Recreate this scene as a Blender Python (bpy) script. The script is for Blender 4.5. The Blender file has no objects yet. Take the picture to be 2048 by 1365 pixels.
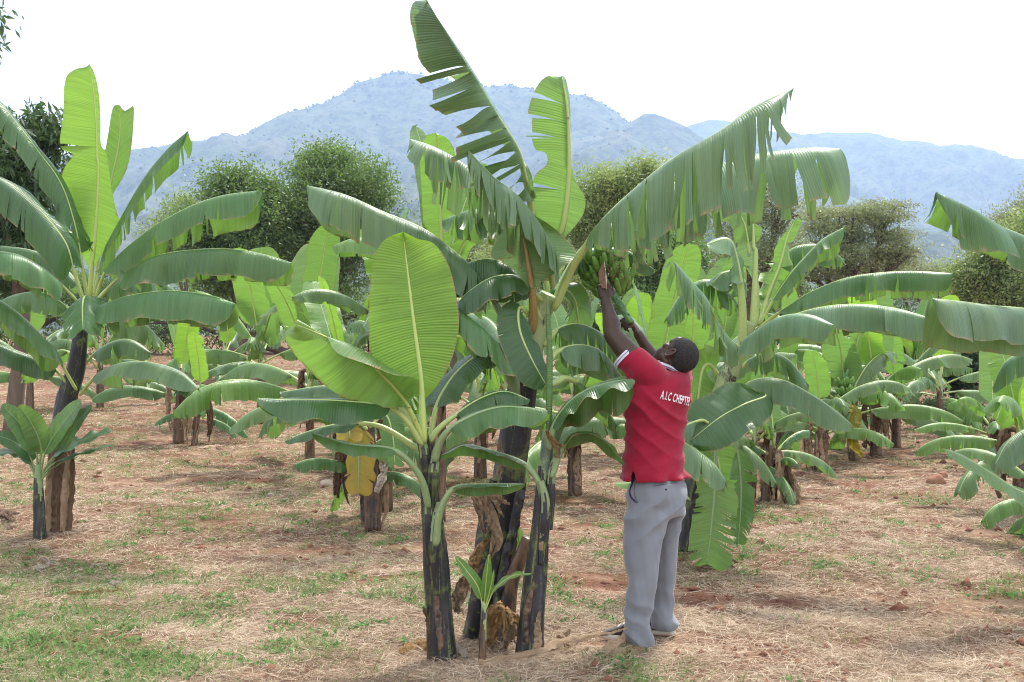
EXPOSURE, SUN_E, CLOUD_E, HAZE_D, HAZE_C, DENS = 1.22, 4.4, 1.1, .00025, (.45, .60, .88, 1), 1.3
import bpy, math, random
import numpy as np
from mathutils import Vector, Matrix, noise as mnoise
from mathutils.bvhtree import BVHTree
rng = np.random.default_rng(7)
random.seed(7)
PI = math.pi
sc = bpy.context.scene
COL = sc.collection
F_PX, CAM_H = 2300.0, 1.68

# ---------------------------------------------------------------- terrain
def sstep(a, b, x):
    t = np.clip((np.asarray(x, float)-a)/(b-a), 0, 1)
    return t*t*(3-2*t)
def vnoise(x, y, seed=0):
    x = np.asarray(x, float); y = np.asarray(y, float)
    xi = np.floor(x).astype(np.int64); yi = np.floor(y).astype(np.int64)
    xf = x-xi; yf = y-yi
    def h(a, b):
        n = (a*374761393+b*668265263+seed*974711) & 0xffffffff
        n = ((n ^ (n >> 13))*1274126177) & 0xffffffff
        return ((n ^ (n >> 16)) & 0xffff)/65535.0
    u = xf*xf*(3-2*xf); v = yf*yf*(3-2*yf)
    return (h(xi, yi)*(1-u)+h(xi+1, yi)*u)*(1-v)+(h(xi, yi+1)*(1-u)+h(xi+1, yi+1)*u)*v
def fbm(x, y, seed=0, o=4):
    s = 0; a = 1; t = 0
    for i in range(o):
        s = s+a*vnoise(x*2**i, y*2**i, seed+i*17); t += a; a *= .5
    return s/t
def gz(x, y):
    x = np.asarray(x, float); y = np.asarray(y, float)
    near = np.clip(1-y/400, 0, 1)
    z = (fbm(x*.55, y*.55, 3, 4)-.5)*.16*near + (fbm(x*2.6, y*2.6, 9, 3)-.5)*.05*sstep(60, 30, y)
    z = z + np.clip(y-17, 0, 60)*.034*sstep(3, -9, x)*sstep(400, 120, y)
    return z
def P(px, py, d):
    return np.array([(px-1024)/F_PX*d, d, CAM_H-(py-682.5)/F_PX*d])
def PW(pts, d0=None, d1=None):
    if d1 is None: d1 = d0
    out = []
    n = len(pts)
    for i, p in enumerate(pts):
        d = p[2] if len(p) > 2 else d0+(d1-d0)*i/max(1, n-1)
        out.append(P(p[0], p[1], d))
    return np.array(out)

# ---------------------------------------------------------------- mesh helpers
def mk(name, V, Fq, mat, parent=None, uv=None, smooth=True, mats=None, midx=None):
    V = np.asarray(V, float)
    me = bpy.data.meshes.new(name)
    off = np.array(parent['_o']) if parent is not None and '_o' in parent else np.zeros(3)
    Vl = V-off
    if isinstance(Fq, np.ndarray):
        k = Fq.shape[1]
        me.vertices.add(len(V)); me.vertices.foreach_set('co', Vl.astype(np.float32).ravel())
        me.loops.add(Fq.size); me.loops.foreach_set('vertex_index', Fq.astype(np.int32).ravel())
        me.polygons.add(len(Fq)); me.polygons.foreach_set('loop_start', np.arange(0, Fq.size, k, dtype=np.int32))
        me.update(calc_edges=True)
    else:
        me.from_pydata([tuple(v) for v in Vl], [], [tuple(f) for f in Fq])
    if uv is not None:
        lay = me.uv_layers.new(name='UVMap')
        li = np.empty(len(me.loops), np.int32); me.loops.foreach_get('vertex_index', li)
        lay.data.foreach_set('uv', np.asarray(uv, np.float32)[li].ravel())
    me.validate(clean_customdata=False)
    if smooth: me.polygons.foreach_set('use_smooth', np.ones(len(me.polygons), bool))
    for m in (mats or [mat]): me.materials.append(M[m] if isinstance(m, str) else m)
    if midx is not None: me.polygons.foreach_set('material_index', np.asarray(midx, np.int32))
    o = bpy.data.objects.new(name, me); COL.objects.link(o)
    if parent is not None:
        o.parent = parent
        if 'holder' in parent and parent['holder'] is not None: pass
    return o
def root(name, label, cat, loc, group=None):
    o = bpy.data.objects.new(name, None); COL.objects.link(o)
    o.location = Vector([float(c) for c in loc]); o['label'] = label; o['category'] = cat
    o['_o'] = [float(c) for c in loc]
    o.empty_display_size = .1
    if group: o['group'] = group
    return o
def sub(o, parent):            # make o's children share the same origin bookkeeping
    o['_o'] = list(parent['_o']); return o
def tag(o, label, cat, group=None):
    o['label'] = label; o['category'] = cat
    if group: o['group'] = group
    return o
def grid_faces(nu, nv, base=0, closed=False):
    i = np.arange(nu-1)[:, None]; j = np.arange(nv if closed else nv-1)[None, :]
    a = i*nv+j; b = i*nv+(j+1) % nv
    return (np.stack([a, b, b+nv, a+nv], -1).reshape(-1, 4)+base)
def nrm(v):
    v = np.asarray(v, float)
    return v/np.maximum(np.linalg.norm(v, axis=-1, keepdims=True), 1e-9)
def catmull(pts, n):
    pts = np.asarray(pts, float)
    if len(pts) == 2: pts = np.array([pts[0], (pts[0]+pts[1])/2, pts[1]])
    q = np.vstack([2*pts[0]-pts[1], pts, 2*pts[-1]-pts[-2]])
    out = []
    for i in range(1, len(q)-2):
        t = np.linspace(0, 1, 16, endpoint=(i == len(q)-3))[:, None]
        a, b, c, d = q[i-1], q[i], q[i+1], q[i+2]
        out.append(.5*((2*b)+(-a+c)*t+(2*a-5*b+4*c-d)*t**2+(-a+3*b-3*c+d)*t**3))
    o = np.vstack(out)
    s = np.r_[0, np.cumsum(np.linalg.norm(np.diff(o, axis=0), axis=1))]
    u = np.linspace(0, s[-1], n)
    return np.stack([np.interp(u, s, o[:, k]) for k in range(o.shape[1])], 1)
def tube(pts, rad, ns=10, flat=1.0, cap=True, hint=(0, 0, 1), rfun=None):
    """pts (n,3), rad (n,) -> V, F(list of arrays quads), uv"""
    pts = np.asarray(pts); n = len(pts)
    rad = np.asarray(rad, float)*np.ones(n)
    T = nrm(np.gradient(pts, axis=0))
    h = np.array(hint, float)
    if abs(np.dot(T[n//2], h)) > .95: h = np.array([0, 1., 0])
    N = nrm(h-T*(T@h)[:, None]); S = np.cross(T, N)
    th = np.linspace(0, 2*PI, ns, endpoint=False)
    rr = rad[:, None]*np.ones(ns)
    if rfun is not None: rr = rr*rfun(th[None, :], np.linspace(0, 1, n)[:, None])
    V = pts[:, None, :]+rr[..., None]*(np.cos(th)[None, :, None]*S[:, None, :]+flat*np.sin(th)[None, :, None]*N[:, None, :])
    V = V.reshape(-1, 3); Fq = grid_faces(n, ns, 0, True)
    L = np.r_[0, np.cumsum(np.linalg.norm(np.diff(pts, axis=0), axis=1))]
    uv = np.stack([np.repeat(L, ns), np.tile(th/(2*PI), n)], 1)
    if cap:
        V = np.vstack([V, pts[0], pts[-1]]); uv = np.vstack([uv, [0, 0], [L[-1], 0]])
        a = len(V)-2; j = np.arange(ns); k = (j+1) % ns
        c0 = np.stack([np.full(ns, a), k, j, j], 1)[:, :3]; c1 = np.stack([np.full(ns, a+1), (n-1)*ns+j, (n-1)*ns+k], 1)
        faces = [tuple(f) for f in Fq]+[tuple(f) for f in c0]+[tuple(f) for f in c1]
        return V, faces, uv
    return V, Fq, uv
class Acc:
    def __init__(s): s.V = []; s.F = []; s.U = []; s.n = 0; s.m = []
    def add(s, V, F, uv=None, mi=0):
        s.V.append(np.asarray(V, float)); s.U.append(np.zeros((len(V), 2)) if uv is None else uv)
        if isinstance(F, np.ndarray): s.F += [tuple(f) for f in (F+s.n).tolist()]
        else: s.F += [tuple(i+s.n for i in f) for f in F]
        s.m += [mi]*len(F); s.n += len(V)
    def out(s, name, mat, parent=None, smooth=True, mats=None):
        return mk(name, np.vstack(s.V), s.F, mat, parent, np.vstack(s.U), smooth, mats, s.m if mats else None)
def ico(c, r, sub_=2, squash=(1, 1, 1), rot=None):
    nu, nv = 5+sub_*3, 8+sub_*5
    ph = np.linspace(0, PI, nu); th = np.linspace(0, 2*PI, nv, endpoint=False)
    V = np.stack([np.sin(ph)[:, None]*np.cos(th), np.sin(ph)[:, None]*np.sin(th), np.cos(ph)[:, None]*np.ones(nv)], -1).reshape(-1, 3)*r*np.array(squash)
    if rot is not None: V = V@np.asarray(rot).T
    return V+np.array(c), grid_faces(nu, nv, 0, True)

# ---------------------------------------------------------------- materials
M = {}
def nt(name):
    m = bpy.data.materials.new(name); m.use_nodes = True; M[name] = m
    t = m.node_tree; t.nodes.clear()
    return m, t.nodes, t.links
class NB:
    def __init__(s, name):
        s.m, s.n, s.l = nt(name)
        s.out = s.n.new('ShaderNodeOutputMaterial')
    def node(s, typ, ins=None, **kw):
        x = s.n.new('ShaderNode'+typ)
        for k, v in kw.items(): setattr(x, k, v)
        for k, v in (ins or {}).items():
            if isinstance(v, bpy.types.NodeSocket): s.l.new(v, x.inputs[k])
            else: x.inputs[k].default_value = v
        return x
    def math(s, op, a, b=0, c=0, clamp=False): return s.node('Math', {0: a, 1: b, 2: c}, operation=op, use_clamp=clamp).outputs[0]
    def noise(s, vec, scale, detail=3, rough=.55, dist=0): return s.node('TexNoise', {'Vector': vec, 'Scale': scale, 'Detail': detail, 'Roughness': rough, 'Distortion': dist}).outputs['Fac']
    def ramp(s, fac, stops, interp='LINEAR'):
        r = s.node('ValToRGB', {'Fac': fac}); e = r.color_ramp; e.interpolation = interp
        while len(e.elements) < len(stops): e.elements.new(.5)
        for el, (p, c) in zip(e.elements, stops):
            el.position = p; el.color = (*c, 1) if len(c) == 3 else c
        return r.outputs['Color']
    def mix(s, fac, a, b, blend='MIX'):
        x = s.n.new('ShaderNodeMix'); x.data_type = 'RGBA'; x.blend_type = blend
        for i, v in ((0, fac), (6, a), (7, b)):
            if isinstance(v, bpy.types.NodeSocket): s.l.new(v, x.inputs[i])
            else: x.inputs[i].default_value = v if i == 0 else (*v, 1) if len(v) == 3 else v
        return x.outputs[2]
    def mapr(s, v, a, b, c=0, d=1): return s.node('MapRange', {0: v, 1: a, 2: b, 3: c, 4: d}).outputs[0]
    def scale(s, vec, sx, sy, sz): return s.node('Mapping', {'Vector': vec, 'Scale': (sx, sy, sz)}).outputs[0]
    def bump(s, h, strength=.3, dist=.01): return s.node('Bump', {'Height': h, 'Strength': strength, 'Distance': dist}).outputs[0]
    def bsdf(s, col, rough=.6, spec=.5, normal=None, **kw):
        ins = {'Base Color': col if isinstance(col, bpy.types.NodeSocket) else (*col, 1), 'Roughness': rough, 'Specular IOR Level': spec}
        if normal is not None: ins['Normal'] = normal
        ins.update(kw)
        return s.node('BsdfPrincipled', ins).outputs[0]
    def done(s, sh): s.l.new(sh, s.out.inputs['Surface']); return s.m
    def tex(s, k='Object'): return s.node('TexCoord').outputs[k]
    def pos(s): return s.node('NewGeometry').outputs['Position']

def leaf_mat(name, up, under, trans, tf=.35, rough=.42, spec=.5, yellow=.0, dry=(.25, .16, .07), bloom=.25):
    b = NB(name)
    uv = b.tex('UV'); geo = b.node('NewGeometry'); rnd = b.node('ObjectInfo').outputs['Random']
    sep = b.node('SeparateXYZ', {0: uv}); u, v = sep.outputs[0], sep.outputs[1]
    cu = b.node('CombineXYZ', {0: u, 1: b.math('MULTIPLY', v, .010), 2: b.math('MULTIPLY', rnd, 37)}).outputs[0]
    st = b.noise(cu, 55, 3, .6)
    st2 = b.noise(cu, 9, 2, .5)
    vein = b.math('SINE', b.math('MULTIPLY', u, 2*PI/.013))
    av = b.math('ABSOLUTE', v)
    blot = b.noise(geo.outputs['Position'], 5, 3)
    cup = b.mix(b.mapr(st, .3, .7), tuple(c*.78 for c in up), tuple(c*1.2 for c in up))
    cup = b.mix(b.mapr(st2, .35, .75, 0, bloom), cup, (up[0]*1.5+.03, up[1]*1.3+.03, up[2]*1.6+.04))
    cun = b.mix(b.mapr(st, .3, .7), tuple(c*.85 for c in under), tuple(c*1.12 for c in under))
    col = b.mix(geo.outputs['Backfacing'], cup, cun)
    bf = b.mapr(rnd, 0, 1, .82, 1.18)
    col = b.mix(1.0, col, b.node('CombineColor', {0: bf, 1: bf, 2: bf}).outputs[0], 'MULTIPLY')
    if yellow > 0:
        col = b.mix(b.mapr(b.math('ADD', blot, b.math('MULTIPLY', av, .35)), .62-yellow*.3, .95-yellow*.3), col, (.38, .24, .03))
    # dry, torn rim
    rim = b.math('MULTIPLY', b.mapr(av, .955, .985), b.mapr(b.noise(cu, 20, 2), .42, .6), clamp=True)
    rim = b.math('MAXIMUM', rim, b.math('MULTIPLY', b.mapr(av, .86, .96), b.mapr(b.noise(cu, 8, 3, .7), .56, .66), clamp=True))
    col = b.mix(rim, col, dry)
    bl2 = b.noise(geo.outputs['Position'], 2.3, 4, .65)
    col = b.mix(b.mapr(bl2, .42, .72, 0, .38), col, (up[0]*1.9+.02, up[1]*1.35+.02, up[2]*1.1))
    hgt = b.math('ADD', b.math('MULTIPLY', b.math('MULTIPLY', vein, .3), b.mapr(b.noise(cu, 4, 2), .35, .7)), b.math('ADD', st, b.math('MULTIPLY', st2, 1.6)))
    spots = b.math('MULTIPLY', b.mapr(b.noise(geo.outputs['Position'], 60, 2), .70, .76), b.mapr(blot, .5, .62), clamp=True)
    col = b.mix(spots, col, (.13, .09, .04))
    nor = b.bump(hgt, .7, .005)
    base = b.bsdf(col, b.mapr(st2, .2, .8, rough-.07, rough+.1), spec, nor)
    tc = b.mix(b.mapr(st, .3, .7), tuple(c*.8 for c in trans), tuple(c*1.15 for c in trans))
    tr = b.node('BsdfTranslucent', {'Color': tc}).outputs[0]
    mx = b.node('MixShader', {0: b.math('MULTIPLY', tf, b.mapr(rim, 0, 1, 1, .2)), 1: base, 2: tr}).outputs[0]
    return b.done(mx)
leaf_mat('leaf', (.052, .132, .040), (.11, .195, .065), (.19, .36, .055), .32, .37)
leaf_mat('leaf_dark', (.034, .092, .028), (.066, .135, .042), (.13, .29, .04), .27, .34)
leaf_mat('leaf_grey', (.088, .172, .078), (.14, .225, .095), (.20, .36, .09), .30, .42, .5, bloom=.6)
leaf_mat('leaf_young', (.10, .20, .045), (.15, .27, .06), (.19, .38, .055), .38, .38)
leaf_mat('leaf_glow', (.11, .24, .035), (.145, .28, .04), (.26, .48, .045), .42, .40)
leaf_mat('leaf_far', (.095, .175, .06), (.13, .225, .07), (.17, .33, .065), .34, .42)
leaf_mat('leaf_yellow', (.16, .18, .03), (.18, .2, .04), (.36, .34, .04), .38, .5, yellow=.55)
def petiole_mat(name, c1, c2):
    b = NB(name); p = b.pos(); uv = b.tex('UV')
    n1 = b.noise(b.scale(uv, 3, 14, 1), 4, 3); n2 = b.noise(p, 30, 3)
    col = b.mix(b.mapr(n1, .3, .7), c1, c2)
    col = b.mix(b.mapr(n2, .66, .76, 0, .7), col, (.05, .035, .02))
    b.done(b.bsdf(col, .42, .5, b.bump(n1, .2, .003), **{'Subsurface Weight': .08}))
petiole_mat('petiole', (.30, .40, .10), (.40, .48, .20))
petiole_mat('petiole_dark', (.15, .22, .09), (.24, .32, .15))
petiole_mat('petiole_brown', (.16, .09, .03), (.26, .20, .05))
petiole_mat('leaf_rib', (.34, .44, .10), (.42, .50, .16))
def stem_mat(name, dark, mid, pale, thr=.5, palef=.5, brown=0.):
    b = NB(name); o = b.tex('Object'); uv = b.tex('UV')
    s = b.scale(o, 1, 1, .10)
    n1 = b.noise(s, 16, 5, .62, .3); n2 = b.noise(s, 48, 4, .6); n3 = b.noise(o, 6, 4, .6, .6)
    n4 = b.noise(o, 85, 3, .6)
    col = b.mix(b.mapr(n1, .3, .7), dark, tuple(c*2.2+.006 for c in dark))
    col = b.mix(b.mapr(b.math('ADD', n3, b.math('MULTIPLY', n2, .3)), thr+.14, thr+.22, 0, .85), col, mid)
    col = b.mix(b.math('MULTIPLY', b.mapr(n1, .56, .64), b.mapr(n4, .45, .6)), col, pale)
    us = b.noise(b.scale(uv, 1.1, 9, 1), 1.6, 4, .6, .2)
    col = b.mix(b.math('MULTIPLY', b.mapr(us, .57, .61), b.mapr(n4, .38, .55), clamp=True), col, tuple(x*1.15 for x in mid))
    col = b.mix(b.mapr(b.noise(b.scale(uv, 2, 26, 1), 1.3, 3), .6, .72, 0, .5), col, pale)
    if brown: col = b.mix(b.mapr(b.noise(s, 9, 4, .6, .5), .62-brown*.25, .70-brown*.25, 0, .9), col, (.15, .085, .05))
    b.done(b.bsdf(col, b.mapr(n2, .3, .7, .3, .62), .5, b.bump(b.math('ADD', n1, n2), .5, .008)))
stem_mat('stem_black', (.0065, .006, .0085), (.10, .13, .03), (.06, .065, .075), .56)
stem_mat('stem_pale', (.020, .018, .022), (.30, .38, .17), (.45, .47, .36), .36)
stem_mat('stem_brown', (.016, .011, .010), (.12, .065, .035), (.30, .22, .14), .44, brown=.55)
stem_mat('sheath_green', (.05, .07, .045), (.20, .27, .12), (.25, .3, .2), .40)
def dry_mat(name, a, c, tf=.18):
    b = NB(name); o = b.tex('Object'); uv = b.tex('UV')
    n1 = b.noise(b.scale(uv, 60, 3, 1), 2.6, 5, .7); n2 = b.noise(o, 24, 5, .7)
    col = b.mix(b.mapr(n1, .3, .7), a, c); col = b.mix(b.mapr(n2, .55, .75, 0, .6), col, tuple(x*.5 for x in a))
    s = b.bsdf(col, .8, .2, b.bump(b.math('ADD', n1, n2), 1, .012))
    t = b.node('BsdfTranslucent', {'Color': (*c, 1)}).outputs[0]
    b.done(b.node('MixShader', {0: tf, 1: s, 2: t}).outputs[0])
dry_mat('dry_leaf', (.40, .26, .16), (.64, .48, .33))
dry_mat('dry_dark', (.12, .07, .045), (.27, .17, .11), .1)
dry_mat('dry_tan', (.42, .24, .10), (.58, .38, .18))
dry_mat('dry_white', (.5, .42, .33), (.68, .6, .5))

# ---------------------------------------------------------------- leaf builder
UP = (0, 0, 1); CAMD = (0, -1, 0); AWAY = (0, 1, 0)
def Pm(w, droop=.6, a=0., lean=.22, wav=.03): return dict(k='p', w=w, droop=droop, a=a, lean=lean, wav=wav)
def Ed(pts, c=None, show='l', wav=.0): return dict(k='e', pts=pts, c=c, show=show, wav=wav)
def prof(t, tip=.35, base=.22, pw=.62):
    a = np.sin(PI/2*np.clip(t/base, 0, 1))**pw; b_ = np.sin(PI/2*np.clip((1-t)/tip, 0, 1))**pw
    return a*b_
CAMP = np.array([0, 0, CAM_H])
def leaf(parent, mid, A, B, tb=.2, n=UP, n1=None, tears=(6, 6), td=.40, gap=.13, jit=.16, r0=.017, mat='leaf',
         rib=None, seed=0, res=(44, 9), tip=.35, base=.22, dref=6.0, label=None, wind=(0, 0, 0), name='leaf', ribname='midrib', pet=True, lenj=.09, twist=3.2, pw=.62, cutr=(.06, .97)):
    """mid: world (n,3) petiole base -> tip. A/B: side specs (A is +S side, S = T x N)."""
    rs = np.random.RandomState(seed*13+5)
    C = catmull(mid, 90)
    Ls = np.r_[0, np.cumsum(np.linalg.norm(np.diff(C, axis=0), axis=1))]; L = Ls[-1]
    T = nrm(np.gradient(C, axis=0))
    n_a = np.array(n, float); n_b = np.array(n1 if n1 is not None else n, float)
    f = np.linspace(0, 1, 90)[:, None]
    Nh = n_a*(1-f)+n_b*f
    N = nrm(Nh-T*np.sum(Nh*T, 1, keepdims=True)); S = np.cross(T, N)
    bt = np.linspace(0, 1, 90)
    def at(arr, t):   # t in blade 0..1
        tt = tb+(1-tb)*np.clip(t, 0, 1)
        return np.stack([np.interp(tt, bt, arr[:, k]) for k in range(3)], 1)
    acc = Acc()
    nr, m = res
    G = np.array([0, 0, -1.])+np.array(wind, float)
    for sgn, sd, nt_ in ((1, A, tears[0]), (-1, B, tears[1])):
        if sd is None: continue
        wph = rs.rand()*6; wf = rs.uniform(2.2, 4.2)
        if sd['k'] == 'e':
            E = PW([(p[0], p[1], dref+(p[2] if len(p) > 2 else 0)) for p in sd['pts']]) if not sd.get('world') else np.asarray(sd['pts'])
            Ec = catmull(E, 90)
        if nt_ > 2: nt_ = int(nt_*(1.7 if nt_ < 16 else 1.15))
        if nt_ > 0:
            cuts = rs.uniform(cutr[0], cutr[1], nt_); h_ = int(nt_*.4); cuts[:h_] = rs.choice(cuts, h_)+rs.uniform(-.035, .035, h_) if h_ else cuts[:h_]; cuts = np.sort(np.clip(cuts, .05, .975)); cuts = cuts[np.r_[True, np.diff(cuts) > .010]]
        else: cuts = np.array([])
        bd = np.r_[0, cuts, 1]
        k0 = rs.normal(0, jit*.35)
        for si in range(len(bd)-1):
            ta, tz = bd[si], bd[si+1]
            ns = max(3, int(nr*(tz-ta))+2)
            t = np.linspace(ta, tz, ns); tc = (ta+tz)/2
            v = np.linspace(0, 1, m+1)
            vt = np.clip(td+rs.uniform(-.3, .3), .03, .85)
            r = sstep(vt, 1, v) if nt_ > 0 else v*0
            dk = rs.normal(0, jit); dl = rs.normal(0, jit*.8); do = rs.normal(0, jit*.5); lj = 1+rs.uniform(-lenj, lenj)
            if tz-ta > .15: dl *= .3; do *= .5; dk *= .6
            if nt_ == 0: dk = dl = do = 0; lj = 1
            def surf(t):
                Mt, Tt, Nt, St = at(C, t), at(T, t), at(N, t), at(S, t)
                wv = sd['wav']*np.sin(t*2*PI*wf+wph)
                if sd['k'] == 'p':
                    W = sd['w']*prof(t, tip, base, pw)
                    tipl = sd['lean']+.5*sstep(.75, 1, t)
                    d0 = nrm(sgn*St*math.cos(sd['a'])+Nt*math.sin(sd['a'])+Tt*tipl[:, None])
                    Pp = np.zeros((len(t), m+1, 3)); Pp[:, 0] = Mt; cur = Mt.copy()
                    for j in range(1, m+1):
                        vm = (v[j]+v[j-1])/2
                        rj = (r[j]+r[j-1])/2
                        k = np.clip((sd['droop']+wv*3+k0)*(1-(1-vm)**sd.get('p', 3.6))*1.02+dk*rj, -.6, .99)
                        if not np.ndim(k): k = np.full(len(t), k)
                        d_ = nrm(d0*(1-k)[:, None]+G*k[:, None]+Tt*(dl*rj)+Nt*(do*rj))
                        cur = cur+d_*(W/m)[:, None]*(1+(lj-1)*rj*2)
                        Pp[:, j] = cur
                else:
                    Et = np.stack([np.interp(t, bt, Ec[:, q]) for q in range(3)], 1)
                    D = Et-Mt; ln = np.linalg.norm(D, axis=1, keepdims=True)
                    if sd['c'] is None: Cc = Mt+D*.5+np.array([0, -.06, .04])*ln
                    else:
                        c = sd['c']; sc_ = np.clip(ln/ max(ln.max(), 1e-6), 0, 1)
                        Cc = Mt+np.array([c[0]/F_PX*dref, c[2], -c[1]/F_PX*dref])*sc_
                    vv = v[None, :, None]
                    Pp = (1-vv)**2*Mt[:, None]+2*vv*(1-vv)*Cc[:, None]+vv**2*Et[:, None]
                    hn = nrm(np.cross(Tt, D))
                    rr = r[None, :, None]
                    Pp = Pp+rr*ln[:, None]*(Tt[:, None]*dl*.5+hn[:, None]*(do+dk)*.6+nrm(D)[:, None]*(lj-1)*1.5)
                    Pp = Pp+(wv[:, None]*ln)[:, None, :]*hn[:, None]*vv**2
                return Pp
            Pp = surf(t)
            if nt_ > 0:
                Pc = surf(np.array([tc]))
                g_ = np.clip(gap+rs.normal(0, .05), -.02, .5) if gap > .04 else gap
                df = Pp-Pc; g_ *= min(1., .16/(tz-ta)) if g_ > 0 else 1
                vd = nrm(np.gradient(Pc[0], axis=0)); ang = rs.normal(0, jit*twist)*r*min(1., .12/(tz-ta))
                rot = df*np.cos(ang)[None, :, None]+np.cross(np.broadcast_to(vd[None], df.shape), df)*np.sin(ang)[None, :, None]
                Pp = Pc+rot*(1-g_*r)[None, :, None]
            # ragged ends
            if nt_ > 0:
                e = rs.normal(0, .012, (ns, 1))*np.linalg.norm(Pp[:, -1]-Pp[:, -2], axis=1, keepdims=True)*3
                Pp[:, -1] += nrm(Pp[:, -1]-Pp[:, -2])*e
            Fq = grid_faces(ns, m+1)
            # orientation
            c1 = Pp[:, :max(2, m//3)+1]
            nn = np.cross(c1[1:, 1:]-c1[:-1, :-1], c1[1:, :-1]-c1[:-1, 1:])
            # quad winding a,b,b+nv,a+nv -> normal ~ cross(dv, du)
            dv = (Pp[:, 1]-Pp[:, 0]); du = np.gradient(Pp[:, 0], axis=0) if ns > 1 else dv
            if sd['k'] == 'p':
                want = at(N, t); fl = np.sum(np.cross(dv, du)*want) < 0
            else:
                q = len(v)//3
                dv2 = Pp[:, q+1]-Pp[:, q]; du2 = np.gradient(Pp[:, q], axis=0)
                cc = np.sum(np.cross(dv2, du2)*(CAMP-Pp[:, q]))
                fl = (cc < 0) == (sd['show'] == 'u')
            if fl: Fq = Fq[:, ::-1]
            uvu = (t*L*(1-tb))[:, None]*np.ones(m+1); uvv = sgn*v[None, :]*np.ones((ns, 1))
            acc.add(Pp.reshape(-1, 3), Fq, np.stack([uvu+rs.rand()*.02, uvv], -1).reshape(-1, 2))
    o = acc.out(name, mat, parent)
    if label: o['label'] = label
    sub(o, parent)
    # midrib (with petiole)
    tt = np.linspace(0, 1, 90)
    rad = np.where(tt < tb, r0*(1.15-.3*tt/max(tb, .01)), r0*.85*(1-(tt-tb)/(1-tb))**.8*.8+.0016)
    rad = rad*(1-.5*np.exp(-tt/.02))
    i0 = 0 if pet else int(tb*88)
    sel = np.arange(i0, 90, 2)
    Cr = (C-N*rad[:, None]*.55)[sel]
    V, Fr, uv = tube(Cr, rad[sel], 8, .85, True, hint=tuple(n_a))
    q = mk(ribname, V, Fr, rib or 'petiole', o, uv)
    return o

def pseudostem(parent, pts, rad, mat='stem_black', name='pseudostem', ridges=3, n=60, ns=36, seed=1, mats=None, split=None):
    C = catmull(pts, n); t = np.linspace(0, 1, n)
    R = np.interp(t, np.linspace(0, 1, len(rad)), rad)
    ph = seed*1.7
    def rf(th, tt):
        a = 0
        for k in range(ridges):
            w = (th*(1+k)+tt*(3.2-k*1.3)+ph+k*2.1)/(2*PI)
            a = a+((w % 1.0)**2.2)*.15/(1+.5*k)
        return .93+a+.03*np.sin(tt*17+th*2+ph)
    V, Fr, uv = tube(C, R, ns, 1, True, rfun=rf)
    midx = None
    if mats:
        midx = [1 if (V[f[0]][2] > split+.10*math.sin(V[f[0]][0]*60+V[f[0]][1]*47)) else 0 for f in Fr]
    o = mk(name, V, Fr, mat, parent, uv, True, mats, midx)
    return sub(o, parent)
def ribbon(parent, pts, w, mat='dry_leaf', name='dead_leaf', curl=.5, crump=.012, seed=0, n=44, m=9, hint=CAMD, tipw=.15, basew=.5, label=None, strips=None):
    if strips is None: strips = 5 if name == 'dead_leaf' else 1
    rs0 = np.random.RandomState(seed+500); acc = Acc(); C0 = catmull(pts, 8); L0 = np.linalg.norm(C0[-1]-C0[0])
    for k in range(strips):
        if strips > 1:
            f = (k/(strips-1)-.5)*2; t8 = np.linspace(0, 1, 8)[:, None]
            sdv = nrm(np.cross(C0[-1]-C0[0], np.array(hint)+1e-3))
            Pk = C0+sdv*f*w*(.25+.75*t8)+rs0.normal(0, .045*L0, (1, 3))*t8**1.5+rs0.normal(0, .012, (8, 3))*t8
            Pk = Pk[:8-rs0.randint(0, 3)]
            V, F_, uv = _rib(Pk, w*rs0.uniform(.3, .75), curl*rs0.uniform(.8, 1.8), crump*.6, seed*7+k, n, m, hint, tipw, basew)
        else: V, F_, uv = _rib(pts, w, curl, crump, seed, n, m, hint, tipw, basew)
        acc.add(V, F_, uv+np.array([k*.37, 0]))
    o = acc.out(name, mat, parent)
    if label: o['label'] = label
    return sub(o, parent)
def _rib(pts, w, curl, crump, seed, n, m, hint, tipw, basew):
    """dry strip / sheath flap: pts world, w half-width (m) mid"""
    rs = np.random.RandomState(seed)
    C = catmull(pts, n); T = nrm(np.gradient(C, axis=0))
    h = np.array(hint, float); N = nrm(h-T*(T@h)[:, None]); S = np.cross(T, N)
    t = np.linspace(0, 1, n)
    W = w*(basew+(1-basew)*np.clip(t/.35, 0, 1))*(tipw+(1-tipw)*np.clip((1-t)/.45, 0, 1)**.7)
    W = W*(1+.25*(vnoise(t*9, seed*3.1+t*0, seed)-.5)*2)
    s = np.linspace(-1, 1, m)
    tw = (vnoise(t*2.5, seed*1.3+t*0, seed+5)-.5)*1.4*curl
    ca, sa = np.cos(tw), np.sin(tw)
    S2 = S*ca[:, None]+N*sa[:, None]; N2 = N*ca[:, None]-S*sa[:, None]
    an = s*curl*1.6
    xs = np.sin(an)/(curl*1.6) if curl > .05 else s
    zs = (np.cos(an)-1)/(curl*1.6) if curl > .05 else s*0
    V = C[:, None]+W[:, None, None]*(xs[None, :, None]*S2[:, None]+zs[None, :, None]*N2[:, None])
    cr = (fbm(t[:, None]*20+s[None, :]*0, s[None, :]*2.4+seed*7.3+t[:, None]*0, seed, 3)-.5)*2*crump*3
    V = V+cr[..., None]*N2[:, None]
    uv = np.stack([s[None, :]*np.ones((n, 1))*.3, t[:, None]*np.ones(m)], -1).reshape(-1, 2)
    return V.reshape(-1, 3), grid_faces(n, m), uv
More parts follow.
